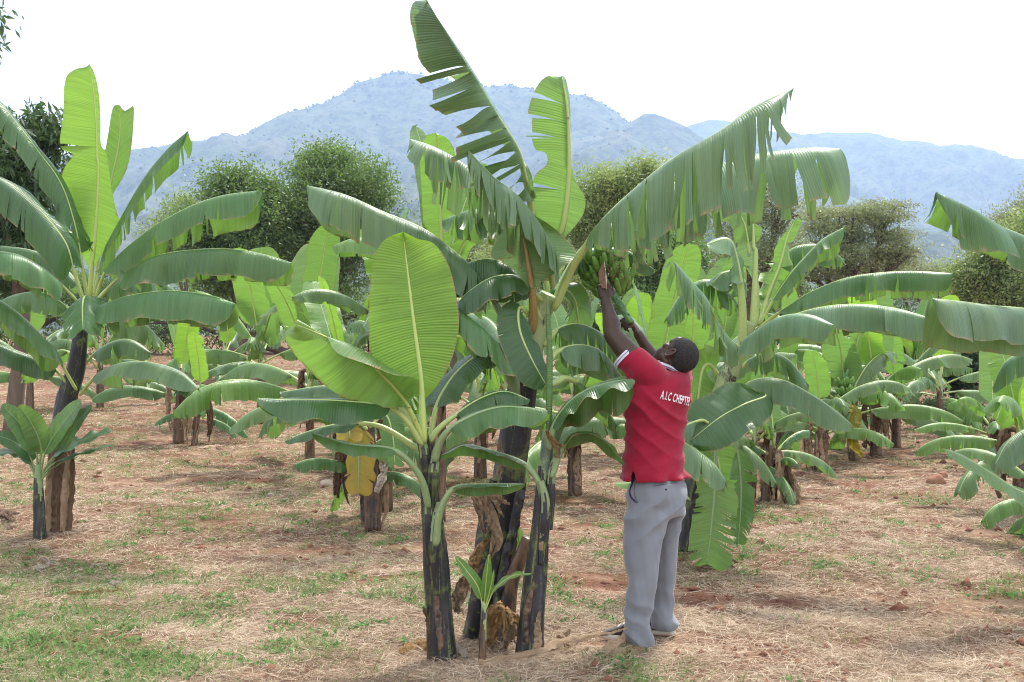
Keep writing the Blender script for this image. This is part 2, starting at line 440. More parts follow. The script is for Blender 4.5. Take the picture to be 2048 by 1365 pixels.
# ---------------------------------------------------------------- camera, light, sky
cam = bpy.data.cameras.new('camera'); co = bpy.data.objects.new('camera', cam); COL.objects.link(co)
co.location = (0, 0, CAM_H); co.rotation_euler = (PI/2, 0, 0)
cam.sensor_width = 36; cam.lens = 36*F_PX/2048; cam.clip_start = .1; cam.clip_end = 20000
sc.camera = co
sc.view_settings.view_transform = 'Standard'; sc.view_settings.look = 'None'
sc.view_settings.exposure = EXPOSURE; sc.view_settings.gamma = 1
SUN_EL, SUN_AZ = math.radians(58), math.radians(28)      # azimuth from +Y towards +X
sd = bpy.data.lights.new('sun', 'SUN'); sd.energy = SUN_E; sd.angle = math.radians(7); sd.color = (1, .955, .88)
so = bpy.data.objects.new('sun', sd); COL.objects.link(so)
dirv = Vector((math.sin(SUN_AZ)*math.cos(SUN_EL), math.cos(SUN_AZ)*math.cos(SUN_EL), math.sin(SUN_EL)))
so.rotation_euler = dirv.to_track_quat('Z', 'Y').to_euler(); so.location = (20, 30, 60)
w = bpy.data.worlds.new('World'); sc.world = w; w.use_nodes = True
wn, wl = w.node_tree.nodes, w.node_tree.links; wn.clear()
sky = wn.new('ShaderNodeTexSky'); sky.sky_type = 'NISHITA'; sky.sun_disc = False
sky.sun_elevation = SUN_EL; sky.sun_rotation = SUN_AZ; sky.altitude = 1200; sky.air_density = 1; sky.dust_density = 1.5
b1 = wn.new('ShaderNodeBackground'); b1.inputs[1].default_value = .10; wl.new(sky.outputs[0], b1.inputs[0])
b2 = wn.new('ShaderNodeBackground'); b2.inputs[0].default_value = (.97, .985, 1, 1); b2.inputs[1].default_value = CLOUD_E
tc_ = wn.new('ShaderNodeTexCoord'); mp = wn.new('ShaderNodeMapping'); mp.inputs['Scale'].default_value = (1, 1, 3.2)
nz = wn.new('ShaderNodeTexNoise'); nz.inputs['Scale'].default_value = 2.2; nz.inputs['Detail'].default_value = 5
wl.new(tc_.outputs['Generated'], mp.inputs[0]); wl.new(mp.outputs[0], nz.inputs['Vector'])
mr = wn.new('ShaderNodeMapRange'); mr.inputs[1].default_value = .25; mr.inputs[2].default_value = .6; mr.inputs[3].default_value = .62; mr.inputs[4].default_value = .97
wl.new(nz.outputs['Fac'], mr.inputs[0])
mxs = wn.new('ShaderNodeMixShader'); wl.new(mr.outputs[0], mxs.inputs[0]); wl.new(b1.outputs[0], mxs.inputs[1]); wl.new(b2.outputs[0], mxs.inputs[2])
wo = wn.new('ShaderNodeOutputWorld'); wl.new(mxs.outputs[0], wo.inputs[0])
cy = sc.cycles
cy.max_bounces = 8; cy.diffuse_bounces = 4; cy.transmission_bounces = 4; cy.transparent_max_bounces = 8; cy.volume_bounces = 1
cy.use_denoising = True
try: cy.denoiser = 'OPENIMAGEDENOISE'; cy.denoising_prefilter = 'NONE'
except Exception: pass
cy.sample_clamp_indirect = 8; cy.use_adaptive_sampling = True; cy.adaptive_threshold = .008; cy.filter_width = 1.1

def struct(o, kind='structure'):
    o['kind'] = kind; return o

# ---------------------------------------------------------------- ground
b = NB('soil')
p = b.pos()
n1 = b.noise(p, .45, 5, .6, .4); n2 = b.noise(p, 3.1, 5, .65); n3 = b.noise(p, 34, 4, .7); n4 = b.noise(p, 1.3, 4, .6)
soil = b.mix(b.mapr(n3, .3, .7), (.08, .033, .021), (.20, .092, .058))
straw = b.mix(b.mapr(n3, .3, .7), (.20, .125, .08), (.38, .265, .175))
col = b.mix(b.mapr(b.math('ADD', n2, b.math('MULTIPLY', n1, .6)), .72, 1.02), soil, straw)
grn = b.mix(b.mapr(n3, .3, .7), (.075, .125, .03), (.20, .27, .085))
col = b.mix(b.mapr(b.math('ADD', n4, b.math('MULTIPLY', n3, .25)), .66, .90, 0, .40), col, grn)
b.done(b.bsdf(col, .95, .1, b.bump(b.math('ADD', n3, b.math('MULTIPLY', b.noise(p, 90, 3), .5)), .8, .03)))
def polar(r0, r1, nr, angs):
    r = np.geomspace(r0, r1, nr); A = np.radians(angs)
    X = r[:, None]*np.sin(A); Y = r[:, None]*np.cos(A)
    return X, Y
angs = np.concatenate([np.arange(-180, -42, 6.), np.linspace(-42, 42, 421), np.arange(48, 181, 6.)])
X, Y = polar(.6, 9500, 420, angs)
Z = gz(X, Y)
V = np.stack([X, Y, Z], -1).reshape(-1, 3)
g = struct(mk('ground', V, grid_faces(*X.shape)[:, ::-1], 'soil'))

# ---------------------------------------------------------------- mountains
b = NB('hillside')
p = b.pos()
n1 = b.noise(p, .008, 6, .65); n2 = b.noise(p, .035, 5, .72); n3 = b.noise(p, .0025, 3)
n5 = b.noise(p, .11, 4, .7)
col = b.mix(b.mapr(b.math('ADD', b.math('MULTIPLY', n2, .6), b.math('MULTIPLY', n5, .4)), .44, .54), (.006, .016, .006), (.085, .105, .045))
col = b.mix(b.mapr(b.math('ADD', n1, b.math('MULTIPLY', n2, .35)), .68, .84, 0, .35), col, (.20, .15, .10))
col = b.mix(b.mapr(n3, .4, .65, 0, .35), col, (.03, .055, .018))
b.done(b.bsdf(col, .95, .1, b.bump(b.math('ADD', n2, n1), .4, 8)))
def ridge(pts, Xp):
    pts = np.array(pts, float)
    return np.interp(Xp, pts[:, 0], 682.5-pts[:, 1])/F_PX
def mountain(name, r0, wide, foot, pts, amp, seed, nx=420, ny=150, back=.5):
    yy = np.linspace(foot, r0+wide*back, ny); pc = np.linspace(-420, 2500, nx)
    PX, YY = np.meshgrid(pc, yy)
    XX = (PX-1024)/F_PX*YY
    t_ = np.clip((YY-foot)/(r0-foot), 0, 1)
    cx = (PX-1024)/F_PX*r0       # the ridge keeps its real x
    px_r = XX/r0*F_PX+1024+(fbm(XX/420, YY/420, seed+31, 3)-.5)*170*np.clip(1-t_*1.02, 0, 1)
    H = ridge(pts, px_r)*r0+CAM_H
    t = np.clip((YY-foot)/(r0-foot), 0, 1)
    pr = np.where(YY <= r0, (.30*t+.70*t**1.9), 1-((YY-r0)/(wide*back))**2*.9)
    rid = 1-np.abs(fbm(XX/520+3, YY/900, seed, 5)*2-1)
    rid2 = 1-np.abs(fbm(XX/170, YY/260, seed+7, 4)*2-1)
    env = np.sin(np.clip(t, 0, 1)*PI)**.8
    Zz = H*pr*(1+amp*(rid-.75)*env*1.9)+H*amp*.55*(rid2-.7)*env + (fbm(XX/60, YY/60, seed+3, 3)-.5)*16*(t > .02)
    Zz = Zz-6*(t < .02)
    V = np.stack([XX, YY, Zz], -1).reshape(-1, 3)
    o = struct(mk(name, V, grid_faces(ny, nx)[:, ::-1], 'hillside'))
    return (XX, YY, Zz, t)
R1 = [(-400, 330), (0, 318), (120, 310), (230, 301), (330, 297), (400, 290), (470, 277), (510, 262), (560, 240), (600, 222), (650, 203), (700, 174), (745, 158), (775, 147), (805, 143), (835, 146), (870, 158), (905, 162), (960, 170), (1000, 171), (1040, 175), (1090, 182), (1130, 186), (1170, 188), (1200, 204), (1230, 224), (1262, 247), (1300, 275), (1400, 330), (1520, 400), (1700, 470), (2500, 560)]
R2 = [(-400, 640), (1000, 640), (1150, 360), (1220, 268), (1262, 246), (1285, 232), (1308, 228), (1330, 238), (1360, 252), (1400, 272), (1450, 296), (1520, 330), (1650, 380), (1800, 430), (2100, 480), (2500, 520)]
R3 = [(-400, 640), (1000, 500), (1250, 290), (1350, 256), (1395, 247), (1420, 238), (1450, 238), (1480, 250), (1540, 266), (1600, 272), (1650, 264), (1700, 266), (1745, 268), (1800, 280), (1850, 284), (1900, 296), (1960, 305), (2048, 318), (2200, 340), (2500, 380)]
m1 = mountain('mountain', 2700, 1500, 700, R1, .42, 11)
m2 = mountain('foothill_ridge', 2450, 1000, 760, R2, .52, 29)
m3 = mountain('distant_mountain', 3700, 1300, 1200, R3, .42, 37)
# scrub on the slopes: one sheet of small tree tufts
b = NB('scrub'); b.done(b.bsdf(b.mix(b.noise(b.pos(), .03, 3), (.012, .028, .008), (.05, .07, .022)), .9, .1))
def tufts(name, mm, n, lo, seed, size, crest=.35):
    rs = np.random.RandomState(seed); XX, YY, ZZ, t = mm
    ny, nx = XX.shape
    k = int(n*crest)
    yi = np.where(np.arange(n) < k, np.argmin(np.abs(t[:, 0]-1)+0*t[:, 0])+rs.randint(-3, 3, n), rs.randint(int(ny*lo), ny-1, n)).clip(0, ny-2)
    xi = rs.randint(0, nx-1, n)
    Pq = np.stack([XX[yi, xi], YY[yi, xi], ZZ[yi, xi]], 1)
    Pq[:, 0] += rs.uniform(-4, 4, n); s = size*rs.uniform(.5, 1.5, n)
    Vv = []; Ff = []
    base = np.array([[1, 0, 0], [0, 1, 0], [-1, 0, 0], [0, -1, 0], [0, 0, 1.0], [0, 0, -.3]])
    fc = np.array([[0, 1, 4], [1, 2, 4], [2, 3, 4], [3, 0, 4], [1, 0, 5], [2, 1, 5], [3, 2, 5], [0, 3, 5]])
    V = (Pq[:, None]+base[None]*s[:, None, None]*rs.uniform(.7, 1.3, (n, 6, 1))+np.array([0, 0, .3])*s[:, None, None]).reshape(-1, 3)
    Fq = (fc[None]+np.arange(n)[:, None, None]*6).reshape(-1, 3)
    o = mk(name, V, Fq, 'scrub'); o['kind'] = 'stuff'; tag(o, 'dark scrub dotted over the hazy mountain slopes', 'scrub')
tufts('hill_scrub', m1, 2600, .3, 3, 3.6, .5)

# ---------------------------------------------------------------- haze
b = NB('haze_air')
vol = b.node('VolumePrincipled', {'Color': HAZE_C, 'Density': HAZE_D, 'Anisotropy': .25})
b.l.new(vol.outputs[0], b.out.inputs['Volume'])
V = [(x, y, z) for z in (-30, 1400) for y in (-300, 5250) for x in (-4200, 4200)]
Fh = [(0, 2, 3, 1), (4, 5, 7, 6), (0, 1, 5, 4), (2, 6, 7, 3), (0, 4, 6, 2), (1, 3, 7, 5)]
hz = mk('haze', V, Fh, 'haze_air', smooth=False); hz['kind'] = 'stuff'; hz['label'] = 'pale blue haze in the air before the mountains'; hz['category'] = 'haze'
# ---------------------------------------------------------------- straw, grass, weeds (stuff)
def blade_mat(name, cols, tf=.25):
    b = NB(name)
    uv = b.tex('UV'); u = b.node('SeparateXYZ', {0: uv}).outputs[0]
    st = [(i/(len(cols)-1), c) for i, c in enumerate(cols)]
    col = b.ramp(u, st)
    s = b.bsdf(col, .7, .25); t = b.node('BsdfTranslucent', {'Color': col}).outputs[0]
    b.done(b.node('MixShader', {0: tf, 1: s, 2: t}).outputs[0])
blade_mat('straw', [(.12, .065, .04), (.23, .145, .095), (.36, .26, .175), (.50, .39, .275), (.68, .57, .43), (.29, .20, .13)])
blade_mat('grass', [(.055, .11, .025), (.11, .19, .045), (.19, .27, .085), (.32, .34, .14), (.13, .21, .06)], .4)
blade_mat('weed', [(.05, .12, .03), (.09, .2, .05), (.15, .28, .07)], .35)
def place(n, rs, ymin=700, ymax=1420, pw=1.0):
    """ground points, spread so that their density falls with distance"""
    py = ymin+(ymax-ymin)*rs.rand(n)**pw
    d = 3864/(py-682.5); px = rs.uniform(-420, 2470, n)
    return (px-1024)/F_PX*d, d
def greenness(x, y):
    a = .55*fbm(x*.9+5, y*.9, 41, 4)+.45*fbm(x*2.6+5, y*1.7, 45, 3)+.35*(fbm(x*4, y*4, 43, 2)-.5)
    a = a+.12*sstep(-1.3, -2.5, x)*sstep(7.2, 6.0, y)+.16*(fbm(x*2.3+9, y*2.3, 47, 3)-.5)            # green corner front left
    a = a+.07*sstep(.2, -.6, x)*sstep(6.5, 5.8, y)
    a = a+.045*sstep(-.2, -2, x)+.05*sstep(12, 20, y)
    a = a-.16*sstep(.3, 1.3, x)*sstep(8.5, 7.0, y)
    a = a-.22*np.exp(-((x-.8)**2/.35+(y-6.3)**2/.5))-.2*np.exp(-((x+.1)**2/.3+(y-6.5)**2/.8))
    return a
def blades(name, mat, x, y, L, W, lay, rs, label, cat, bend=.5, zoff=0., ucol=None):
    n = len(x); z = gz(x, y)+zoff
    az = rs.uniform(0, 2*PI, n)
    el = lay
    dh = np.stack([np.cos(az)*np.cos(el), np.sin(az)*np.cos(el), np.sin(el)], 1)
    side = np.stack([-np.sin(az), np.cos(az), 0*az], 1)
    tw = rs.uniform(-.8, .8, n); side = nrm(side*np.cos(tw)[:, None]+np.array([0, 0, 1])*np.sin(tw)[:, None])
    base = np.stack([x, y, z], 1)
    cv = rs.uniform(-bend, bend, n)
    sd_ = np.stack([-np.sin(az), np.cos(az), 0*az], 1)
    rows = []
    for k, (t, wk) in enumerate(((0, .8), (.5, 1.), (1, .15))):
        c = base+dh*(L*t)[:, None]+sd_*(cv*L*t*t)[:, None]-np.array([0, 0, 1])*(np.abs(bend)*L*t*t*.45*np.sin(el))[:, None]
        rows += [c-side*(W*wk/2)[:, None], c+side*(W*wk/2)[:, None]]
    V = np.stack(rows, 1).reshape(-1, 3)
    f = np.array([[0, 1, 3, 2], [2, 3, 5, 4]])
    Fq = (f[None]+np.arange(n)[:, None, None]*6).reshape(-1, 4)
    u = rs.rand(n) if ucol is None else ucol
    uv = np.stack([np.repeat(u, 6), np.zeros(n*6)], 1)
    o = mk(name, V, Fq, mat, uv=uv, smooth=False); o['kind'] = 'stuff'; tag(o, label, cat)
    return o
rs = np.random.RandomState(5)
x, y = place(int(520000*DENS), rs, 716, 1430)
keep = (fbm(x*1.6, y*1.6, 61, 4)+.25*(fbm(x*7, y*7, 62, 2)-.5)+rs.rand(len(x))*.34-.17) > .415
ft = np.minimum(np.hypot((x-.66)/1.3, y-6.27), np.hypot((x-.80)/1.3, y-6.42)); keep &= ~((ft < .26) & (rs.rand(len(x)) < .8))
x, y = x[keep], y[keep]; n = len(x)
blades('straw', 'straw', x, y, rs.uniform(.02, .11, n)*(1+y*.02), rs.uniform(.0014, .0034, n)*(1+np.clip(y-6, 0, 40)*.11), np.abs(rs.normal(0, .30, n)), rs,
       'dry cut straw lying all over the red soil', 'straw', 1.0, .004, ucol=np.clip(rs.rand(n)*.75+.45*(fbm(x*1.1, y*1.1, 71, 3)-.3), 0, 1))
x, y = place(int(300000*DENS), rs, 716, 1430)
gr = greenness(x, y)+rs.normal(0, .06, len(x))+.40*(fbm(x*9, y*9, 83, 2)-.5)
keep = rs.rand(len(x)) < np.clip((gr-.50)/.26, 0, .75); x, y = x[keep], y[keep]; n = len(x)
blades('grass', 'grass', x, y, rs.uniform(.025, .085, n)*(1+.6*(fbm(x*5, y*5, 81, 2)))*(1+np.clip(y-8, 0, 40)*.02), rs.uniform(.002, .004, n)*(1+np.clip(y-6, 0, 40)*.12), np.abs(rs.normal(.75, .35, n)).clip(0, 1.5), rs,
       'short green grass growing in patches between the straw', 'grass', .6)
# broad-leaved weeds: little rosettes
x0, y0 = place(int(2600*DENS), rs, 740, 1430)
keep = greenness(x0, y0)+rs.normal(0, .06, len(x0)) > .55; x0, y0 = x0[keep], y0[keep]
k = 14; n = len(x0)
x = np.repeat(x0, k)+rs.normal(0, .035, n*k); y = np.repeat(y0, k)+rs.normal(0, .035, n*k)
blades('weeds', 'weed', x, y, rs.uniform(.02, .05, n*k), rs.uniform(.009, .02, n*k), rs.uniform(.1, 1.0, n*k), rs, 'low broad-leaved weeds among the straw', 'weeds', .3, .012)

# crumbs of soil
x, y = place(int(5500*DENS), rs, 730, 1430); keep = fbm(x*1.6, y*1.6, 61, 4)+rs.rand(len(x))*.2 < .62; x, y = x[keep], y[keep]; n = len(x)
s = rs.uniform(.004, .016, n)*(1+rs.rand(n)**6*2.2)*(1+np.clip(y-6, 0, 30)*.03)
base = np.array([[1, 0, 0], [0, 1, 0], [-1, 0, 0], [0, -1, 0], [0, 0, .8], [0, 0, -.5]])
fc = np.array([[0, 1, 4], [1, 2, 4], [2, 3, 4], [3, 0, 4], [1, 0, 5], [2, 1, 5], [3, 2, 5], [0, 3, 5]])
V = (np.stack([x, y, gz(x, y)+s*.2], 1)[:, None]+base[None]*s[:, None, None]*rs.uniform(.55, 1.4, (n, 6, 1))).reshape(-1, 3)
b = NB('crumb'); n_ = b.noise(b.pos(), 30, 4); b.done(b.bsdf(b.mix(n_, (.07, .028, .018), (.27, .125, .08)), .95, .1))
o = mk('soil_crumbs', V, (fc[None]+np.arange(n)[:, None, None]*6).reshape(-1, 3), 'crumb', smooth=False); o['kind'] = 'stuff'; tag(o, 'reddish crumbs and small clods of soil between the straw', 'soil crumbs')
# ---------------------------------------------------------------- trees beyond the plantation
def fol_mat(name, a, c, tr, tf=.35, patch=.35):
    b = NB(name); o = b.pos(); r = b.node('ObjectInfo').outputs['Random']
    uv = b.node('SeparateXYZ', {0: b.tex('UV')}).outputs[0]
    col = b.mix(uv, a, c)
    col = b.mix(b.mapr(b.noise(o, .9, 4), .45, .7, 0, patch), col, (c[0]*1.5+.02, c[1]*1.15, c[2]*.8))
    s = b.bsdf(col, .5, .35); t = b.node('BsdfTranslucent', {'Color': (*tr, 1)}).outputs[0]
    b.done(b.node('MixShader', {0: tf, 1: s, 2: t}).outputs[0])
fol_mat('fol_bush', (.045, .088, .030), (.125, .185, .072), (.19, .32, .06), .35, .15)
fol_mat('fol_pale', (.12, .17, .06), (.24, .30, .12), (.33, .45, .13))
fol_mat('fol_acacia', (.10, .13, .06), (.21, .25, .12), (.34, .38, .17))
fol_mat('fol_mango', (.028, .062, .024), (.065, .125, .048), (.12, .22, .04), .22, .12)
fol_mat('fol_under', (.05, .085, .04), (.13, .18, .085), (.16, .26, .08), .25)
b = NB('bark'); o_ = b.tex('Object'); n_ = b.noise(b.scale(o_, 1, 1, .2), 14, 5, .65)
b.done(b.bsdf(b.mix(n_, (.05, .036, .027), (.20, .155, .12)), .9, .15, b.bump(n_, .8, .03)))
def tree(name, label, base, blobs, nclump, per, leafsz, mat, seed, trunk=.25, group=None, csz=.35, droop=0., flat=1., aspect=.45):
    """blobs: list of (centre xyz offset from base, (rx,ry,rz))"""
    rs = np.random.RandomState(seed)
    r = root(name, label, 'tree' if name != 'bush' else 'bush', base, group)
    o = np.array(base)
    main_blobs = list(blobs); blobs = list(blobs)
    for (c_, r_) in main_blobs:
        for k in range(5):
            a_ = nrm(rs.normal(0, 1, 3)*np.array([1, 1, .9])); a_[2] = abs(a_[2])*.8 if k < 4 else a_[2]
            q_ = rs.uniform(.26, .46); blobs.append((tuple(np.array(c_)+a_*np.array(r_)*rs.uniform(.8, 1.02)), tuple(np.array(r_)*q_*np.array([1.1, 1.1, 1]))))
    vols = np.array([b[1][0]*b[1][1]+b[1][0]*b[1][2] for b in blobs]); vols = vols/vols.sum()
    bi = rs.choice(len(blobs), nclump, p=vols)
    Cc = np.array([blobs[i][0] for i in bi]); Rr = np.array([blobs[i][1] for i in bi])
    d = nrm(rs.normal(0, 1, (nclump, 3))); rad = rs.uniform(.4, 1.0, nclump)*(1+.10*np.sin(d[:, 0]*7+d[:, 2]*5+seed)+.08*np.sin(d[:, 1]*11+d[:, 2]*9))
    ctr = o+Cc+d*Rr*rad[:, None]
    ctr = ctr[ctr[:, 2] > o[2]+.15]; nc = len(ctr)
    cs = csz*rs.uniform(.35, 1.3, nc)*.85
    cc = np.repeat(ctr, per, 0); ss = np.repeat(cs, per)
    n = nc*per
    pos = cc+np.clip(rs.normal(0, 1, (n, 3)), -1.7, 1.7)*ss[:, None]*np.array([1, 1, .7*flat])
    dn = nrm(rs.normal(0, 1, (n, 3))+np.array([0, 0, -droop])); dn = dn*1.0
    sdv = nrm(np.cross(dn, rs.normal(0, 1, (n, 3))))
    L = leafsz*rs.uniform(.5, 1.3, n); W = L*aspect
    a = pos-sdv*(W/2)[:, None]*0; V = np.stack([pos, pos+dn*(L*.5)[:, None]+sdv*(W/2)[:, None], pos+dn*L[:, None], pos+dn*(L*.5)[:, None]-sdv*(W/2)[:, None]], 1).reshape(-1, 3)
    Fq = np.arange(n*4).reshape(-1, 4)
    u = np.clip(np.repeat(rs.rand(nc), per)*.75+rs.rand(n)*.25, 0, 1)
    mk('crown', V, Fq, mat, r, np.stack([np.repeat(u, 4), np.zeros(n*4)], 1), smooth=False)
    acc = Acc()
    for i, (c, rr) in enumerate(main_blobs):
        top = o+np.array(c)+np.array([0, 0, rr[2]*.3])
        if i == 0:
            st = o+np.array([0, 0, -.1]); tr0 = trunk; forkp = st*.6+top*.4+np.array([rs.normal(0, .1), 0, 0]); mid = forkp
        else:
            st = forkp; tr0 = trunk*.6; mid = (st+top)/2+np.array([rs.normal(0, .12), rs.normal(0, .12), -.1])*rr[0]
        V, Fr, uv = tube(catmull([st, mid, top], 14), np.linspace(tr0, trunk*.2, 14), 7); acc.add(V, Fr, uv)
        for k in range(7):
            e = o+np.array(c)+nrm(rs.normal(0, 1, 3))*np.array(rr)*.85
            V, Fr, uv = tube(catmull([top*.45+mid*.55, (top+e)/2+rs.normal(0, .08, 3)*rr[0], e], 10), np.linspace(trunk*.35, trunk*.06, 10), 5); acc.add(V, Fr, uv)
    acc.out('trunk', 'bark', r)
    return r
def tb(px, py_top, d, hw_px, **k):   # blob from picture size: returns centre offset for a base at (px,d)
    pass
def W(px, d): return (px-1024)/F_PX*d
def zt(py, d): return CAM_H-(py-682.5)/F_PX*d
def gbase(px, d): x = W(px, d); return (x, d, float(gz(x, d)))
def px_tree(name, label, bx, d, specs, *a, **k):
    """specs: (px, py, half width px, half height px, depth offset)"""
    base = gbase(bx, d); s = d/F_PX
    bl = []
    for (px, py, hw, hh, dd) in specs:
        bl.append(((W(px, d)-base[0], dd, zt(py, d)-base[2]), (hw*s, hw*s*.8, hh*s)))
    return tree(name, label, base, bl, *a, **k)
G_T = 'trees beyond the plantation'
px_tree('tree', 'tall rounded dark green tree behind the plantation, left of the mountain peak', 650, 36, [(665, 380, 92, 95, 0), (600, 430, 70, 75, -1), (735, 430, 62, 75, 1), (640, 520, 110, 90, 0), (650, 330, 45, 42, 0)], 804, 92, 0.112, 'fol_bush', 1, .35, G_T, .42)
px_tree('tree', 'lower spreading green tree left of the tall rounded one', 470, 34, [(480, 400, 72, 62, 0), (420, 470, 60, 70, -1), (530, 450, 60, 80, 0), (470, 540, 95, 70, 0)], 644, 92, 0.112, 'fol_bush', 2, .3, G_T, .40)
px_tree('bush', 'pale green bush low beside the spreading tree on the left', 370, 42, [(370, 440, 42, 45, 0), (340, 500, 50, 50, 0)], 161, 84, 0.105, 'fol_pale', 3, .12, G_T, .4)
px_tree('tree', 'greyish brown thorn tree seen between the two middle banana plants', 910, 44, [(900, 480, 70, 52, 0), (960, 530, 60, 60, 0), (840, 540, 60, 60, 0), (910, 590, 90, 60, 0)], 520, 60, .11, 'fol_acacia', 4, .2, G_T, .42)
px_tree('tree', 'pale leafy tree right of the upright banana leaf', 1220, 34, [(1215, 390, 60, 55, 0), (1290, 370, 55, 42, 0), (1180, 460, 50, 60, 0), (1270, 460, 75, 70, 0), (1350, 440, 55, 60, 0)], 598, 84, 0.105, 'fol_pale', 5, .3, G_T, .36)
px_tree('tree', 'dark green tree low behind the green banana bunch', 1320, 30, [(1290, 540, 75, 70, 0), (1370, 530, 60, 60, 0), (1300, 620, 90, 60, 0), (1400, 610, 60, 60, 0)], 552, 84, 0.105, 'fol_bush', 6, .3, G_T, .36)
px_tree('tree', 'thin brownish acacia with a bare top behind the big leaning banana plant', 1510, 34, [(1515, 360, 38, 40, 0), (1470, 450, 60, 60, 0), (1560, 440, 50, 60, 0), (1500, 530, 90, 65, 0)], 420, 56, .09, 'fol_acacia', 7, .2, G_T, .38)
px_tree('tree', 'wide layered acacia with olive brown foliage in front of the blue hills', 1720, 38, [(1690, 440, 85, 32, 0), (1765, 425, 60, 28, 0), (1650, 480, 70, 40, 0), (1760, 490, 75, 34, 0), (1690, 530, 105, 40, 0), (1800, 510, 48, 20, 0), (1600, 540, 60, 60, 0)], 760, 60, .09, 'fol_acacia', 8, .25, G_T, .42, 0, .35)
px_tree('tree', 'bushy olive green tree at the right, below the topmost leaf of the edge plant', 2010, 34, [(1990, 520, 75, 55, 0), (2050, 480, 60, 60, 0), (1950, 560, 50, 40, 0), (2030, 590, 90, 60, 0)], 600, 60, .11, 'fol_pale', 9, .3, G_T, .34)
px_tree('tree', 'sparse brown thorn tree at the right edge against the blue hills', 2070, 42, [(2060, 440, 55, 45, 0), (2100, 400, 40, 40, 0), (2010, 470, 45, 40, 0)], 300, 56, .10, 'fol_acacia', 10, .2, G_T, .42)
px_tree('bush', 'dark shady thicket behind the right-hand banana row', 1900, 27, [(1880, 700, 110, 60, 0), (1960, 740, 90, 60, 0), (1800, 680, 80, 70, 1), (2050, 720, 90, 60, 0), (1720, 650, 90, 60, 2)], 620, 38, .16, 'fol_mango', 11, .15, None, .32)
px_tree('bush', 'low tangled grey-green bush on the ground at the right end of the clearing', 1900, 21.5, [(1870, 835, 55, 42, 0), (1930, 850, 50, 36, 0), (1830, 860, 35, 30, 0), (1985, 850, 45, 38, 0), (2060, 840, 60, 45, 0)], 520, 36, .06, 'fol_under', 12, .04, None, .15)
px_tree('mango_tree', 'dark mango tree with long drooping leaves in the upper left corner', 20, 19, [(70, 265, 62, 55, 0), (10, 300, 70, 80, -.5), (95, 340, 42, 60, .3), (30, 420, 75, 75, 0), (-60, 350, 110, 150, 0), (40, 520, 90, 70, 0), (-36, 48, 28, 46, 0)], 420, 34, .20, 'fol_mango', 13, .16, None, .20, 1.1, 1, .24)
for o_ in COL.objects:
    if o_.name.startswith('mango_tree'): o_['category'] = 'tree'
# far tree belt behind the rows
px_tree('bush', 'leafy thicket low on the left edge behind the banana plants', 60, 46, [(40, 600, 120, 110, 0), (180, 620, 110, 100, 0), (-100, 600, 120, 120, 0)], 560, 50, .16, 'fol_bush', 14, .3, None, .45)
px_tree('bush', 'long green thicket behind the plants in the middle distance', 600, 50, [(300, 650, 90, 85, 0), (450, 640, 110, 95, 0), (620, 640, 110, 95, 0), (780, 640, 110, 95, 0), (950, 640, 100, 90, 0)], 760, 50, .16, 'fol_bush', 15, .2, None, .45)
px_tree('bush', 'dark green thicket behind the man', 1400, 44, [(1120, 640, 90, 85, 0), (1280, 640, 110, 95, 0), (1450, 640, 110, 95, 0), (1600, 650, 100, 85, 0)], 640, 50, .15, 'fol_bush', 16, .2, None, .42)
px_tree('bush', 'pale olive scrub between the rounded trees and the thorn tree', 1060, 40, [(1000, 540, 70, 55, 0), (1090, 500, 60, 50, 0), (820, 520, 60, 60, 0), (1130, 570, 80, 60, 0)], 520, 56, .10, 'fol_pale', 17, .15, None, .4)
px_tree('bush', 'brownish scrub in front of the hills at the right', 1850, 44, [(1850, 570, 90, 45, 0), (1780, 560, 60, 50, 0), (1950, 590, 90, 60, 0)], 420, 56, .10, 'fol_acacia', 18, .15, None, .42)
# ---------------------------------------------------------------- the banana plants, near ones leaf by leaf
SEED = [100]
def HL(parent, pts, A, B, d0=6., d1=None, **kw):
    SEED[0] += 1
    d1 = d0 if d1 is None else d1
    mid = PW(pts, d0, d1); dref = kw.pop('dref', (d0+d1)/2)
    s = dref/F_PX
    out = []
    for sd_ in (A, B):
        if sd_ is not None and sd_['k'] == 'p': sd_ = dict(sd_, w=sd_['w']*s)
        out.append(sd_)
    kw.setdefault('seed', SEED[0])
    return leaf(parent, mid, out[0], out[1], dref=dref, **kw)
def plant(label, px, d, group=None, cat='banana plant', name='banana_plant'):
    return root(name, label, cat, gbase(px, d), group)
G_C = 'banana stems of the middle clump'
# ===== A: left stem of the clump
A = plant('slender black-stemmed banana plant left in the middle clump, with one big upright glowing leaf', 882, 5.97, G_C)
zA = gbase(882, 5.97)[2]
pseudostem(A, [gbase(884, 5.97), *PW([(876, 1200), (866, 1050), (855, 940), (850, 872), (848, 840)], 5.97, 5.95)], [.074, .066, .060, .052, .036, .010], 'stem_black', seed=1, mats=['stem_black', 'sheath_green'], split=1.20)
lf = HL(A, [(851, 885), (846, 800), (842, 735), (829, 640), (816, 540), (806, 464)], 
   Ed([(845, 800), (775, 768), (744, 720), (737, 650), (741, 570), (750, 510), (772, 478), (806, 464)], show='l', wav=.012), Ed([(847, 800), (872, 775), (903, 720), (918, 650), (912, 590), (897, 530), (868, 488), (835, 478), (806, 464)], show='l', wav=.012),
   5.90, 5.98, tb=.22, mat='leaf_glow', tears=(0, 0), r0=.019, rib='leaf_rib', res=(60, 10), seed=3)
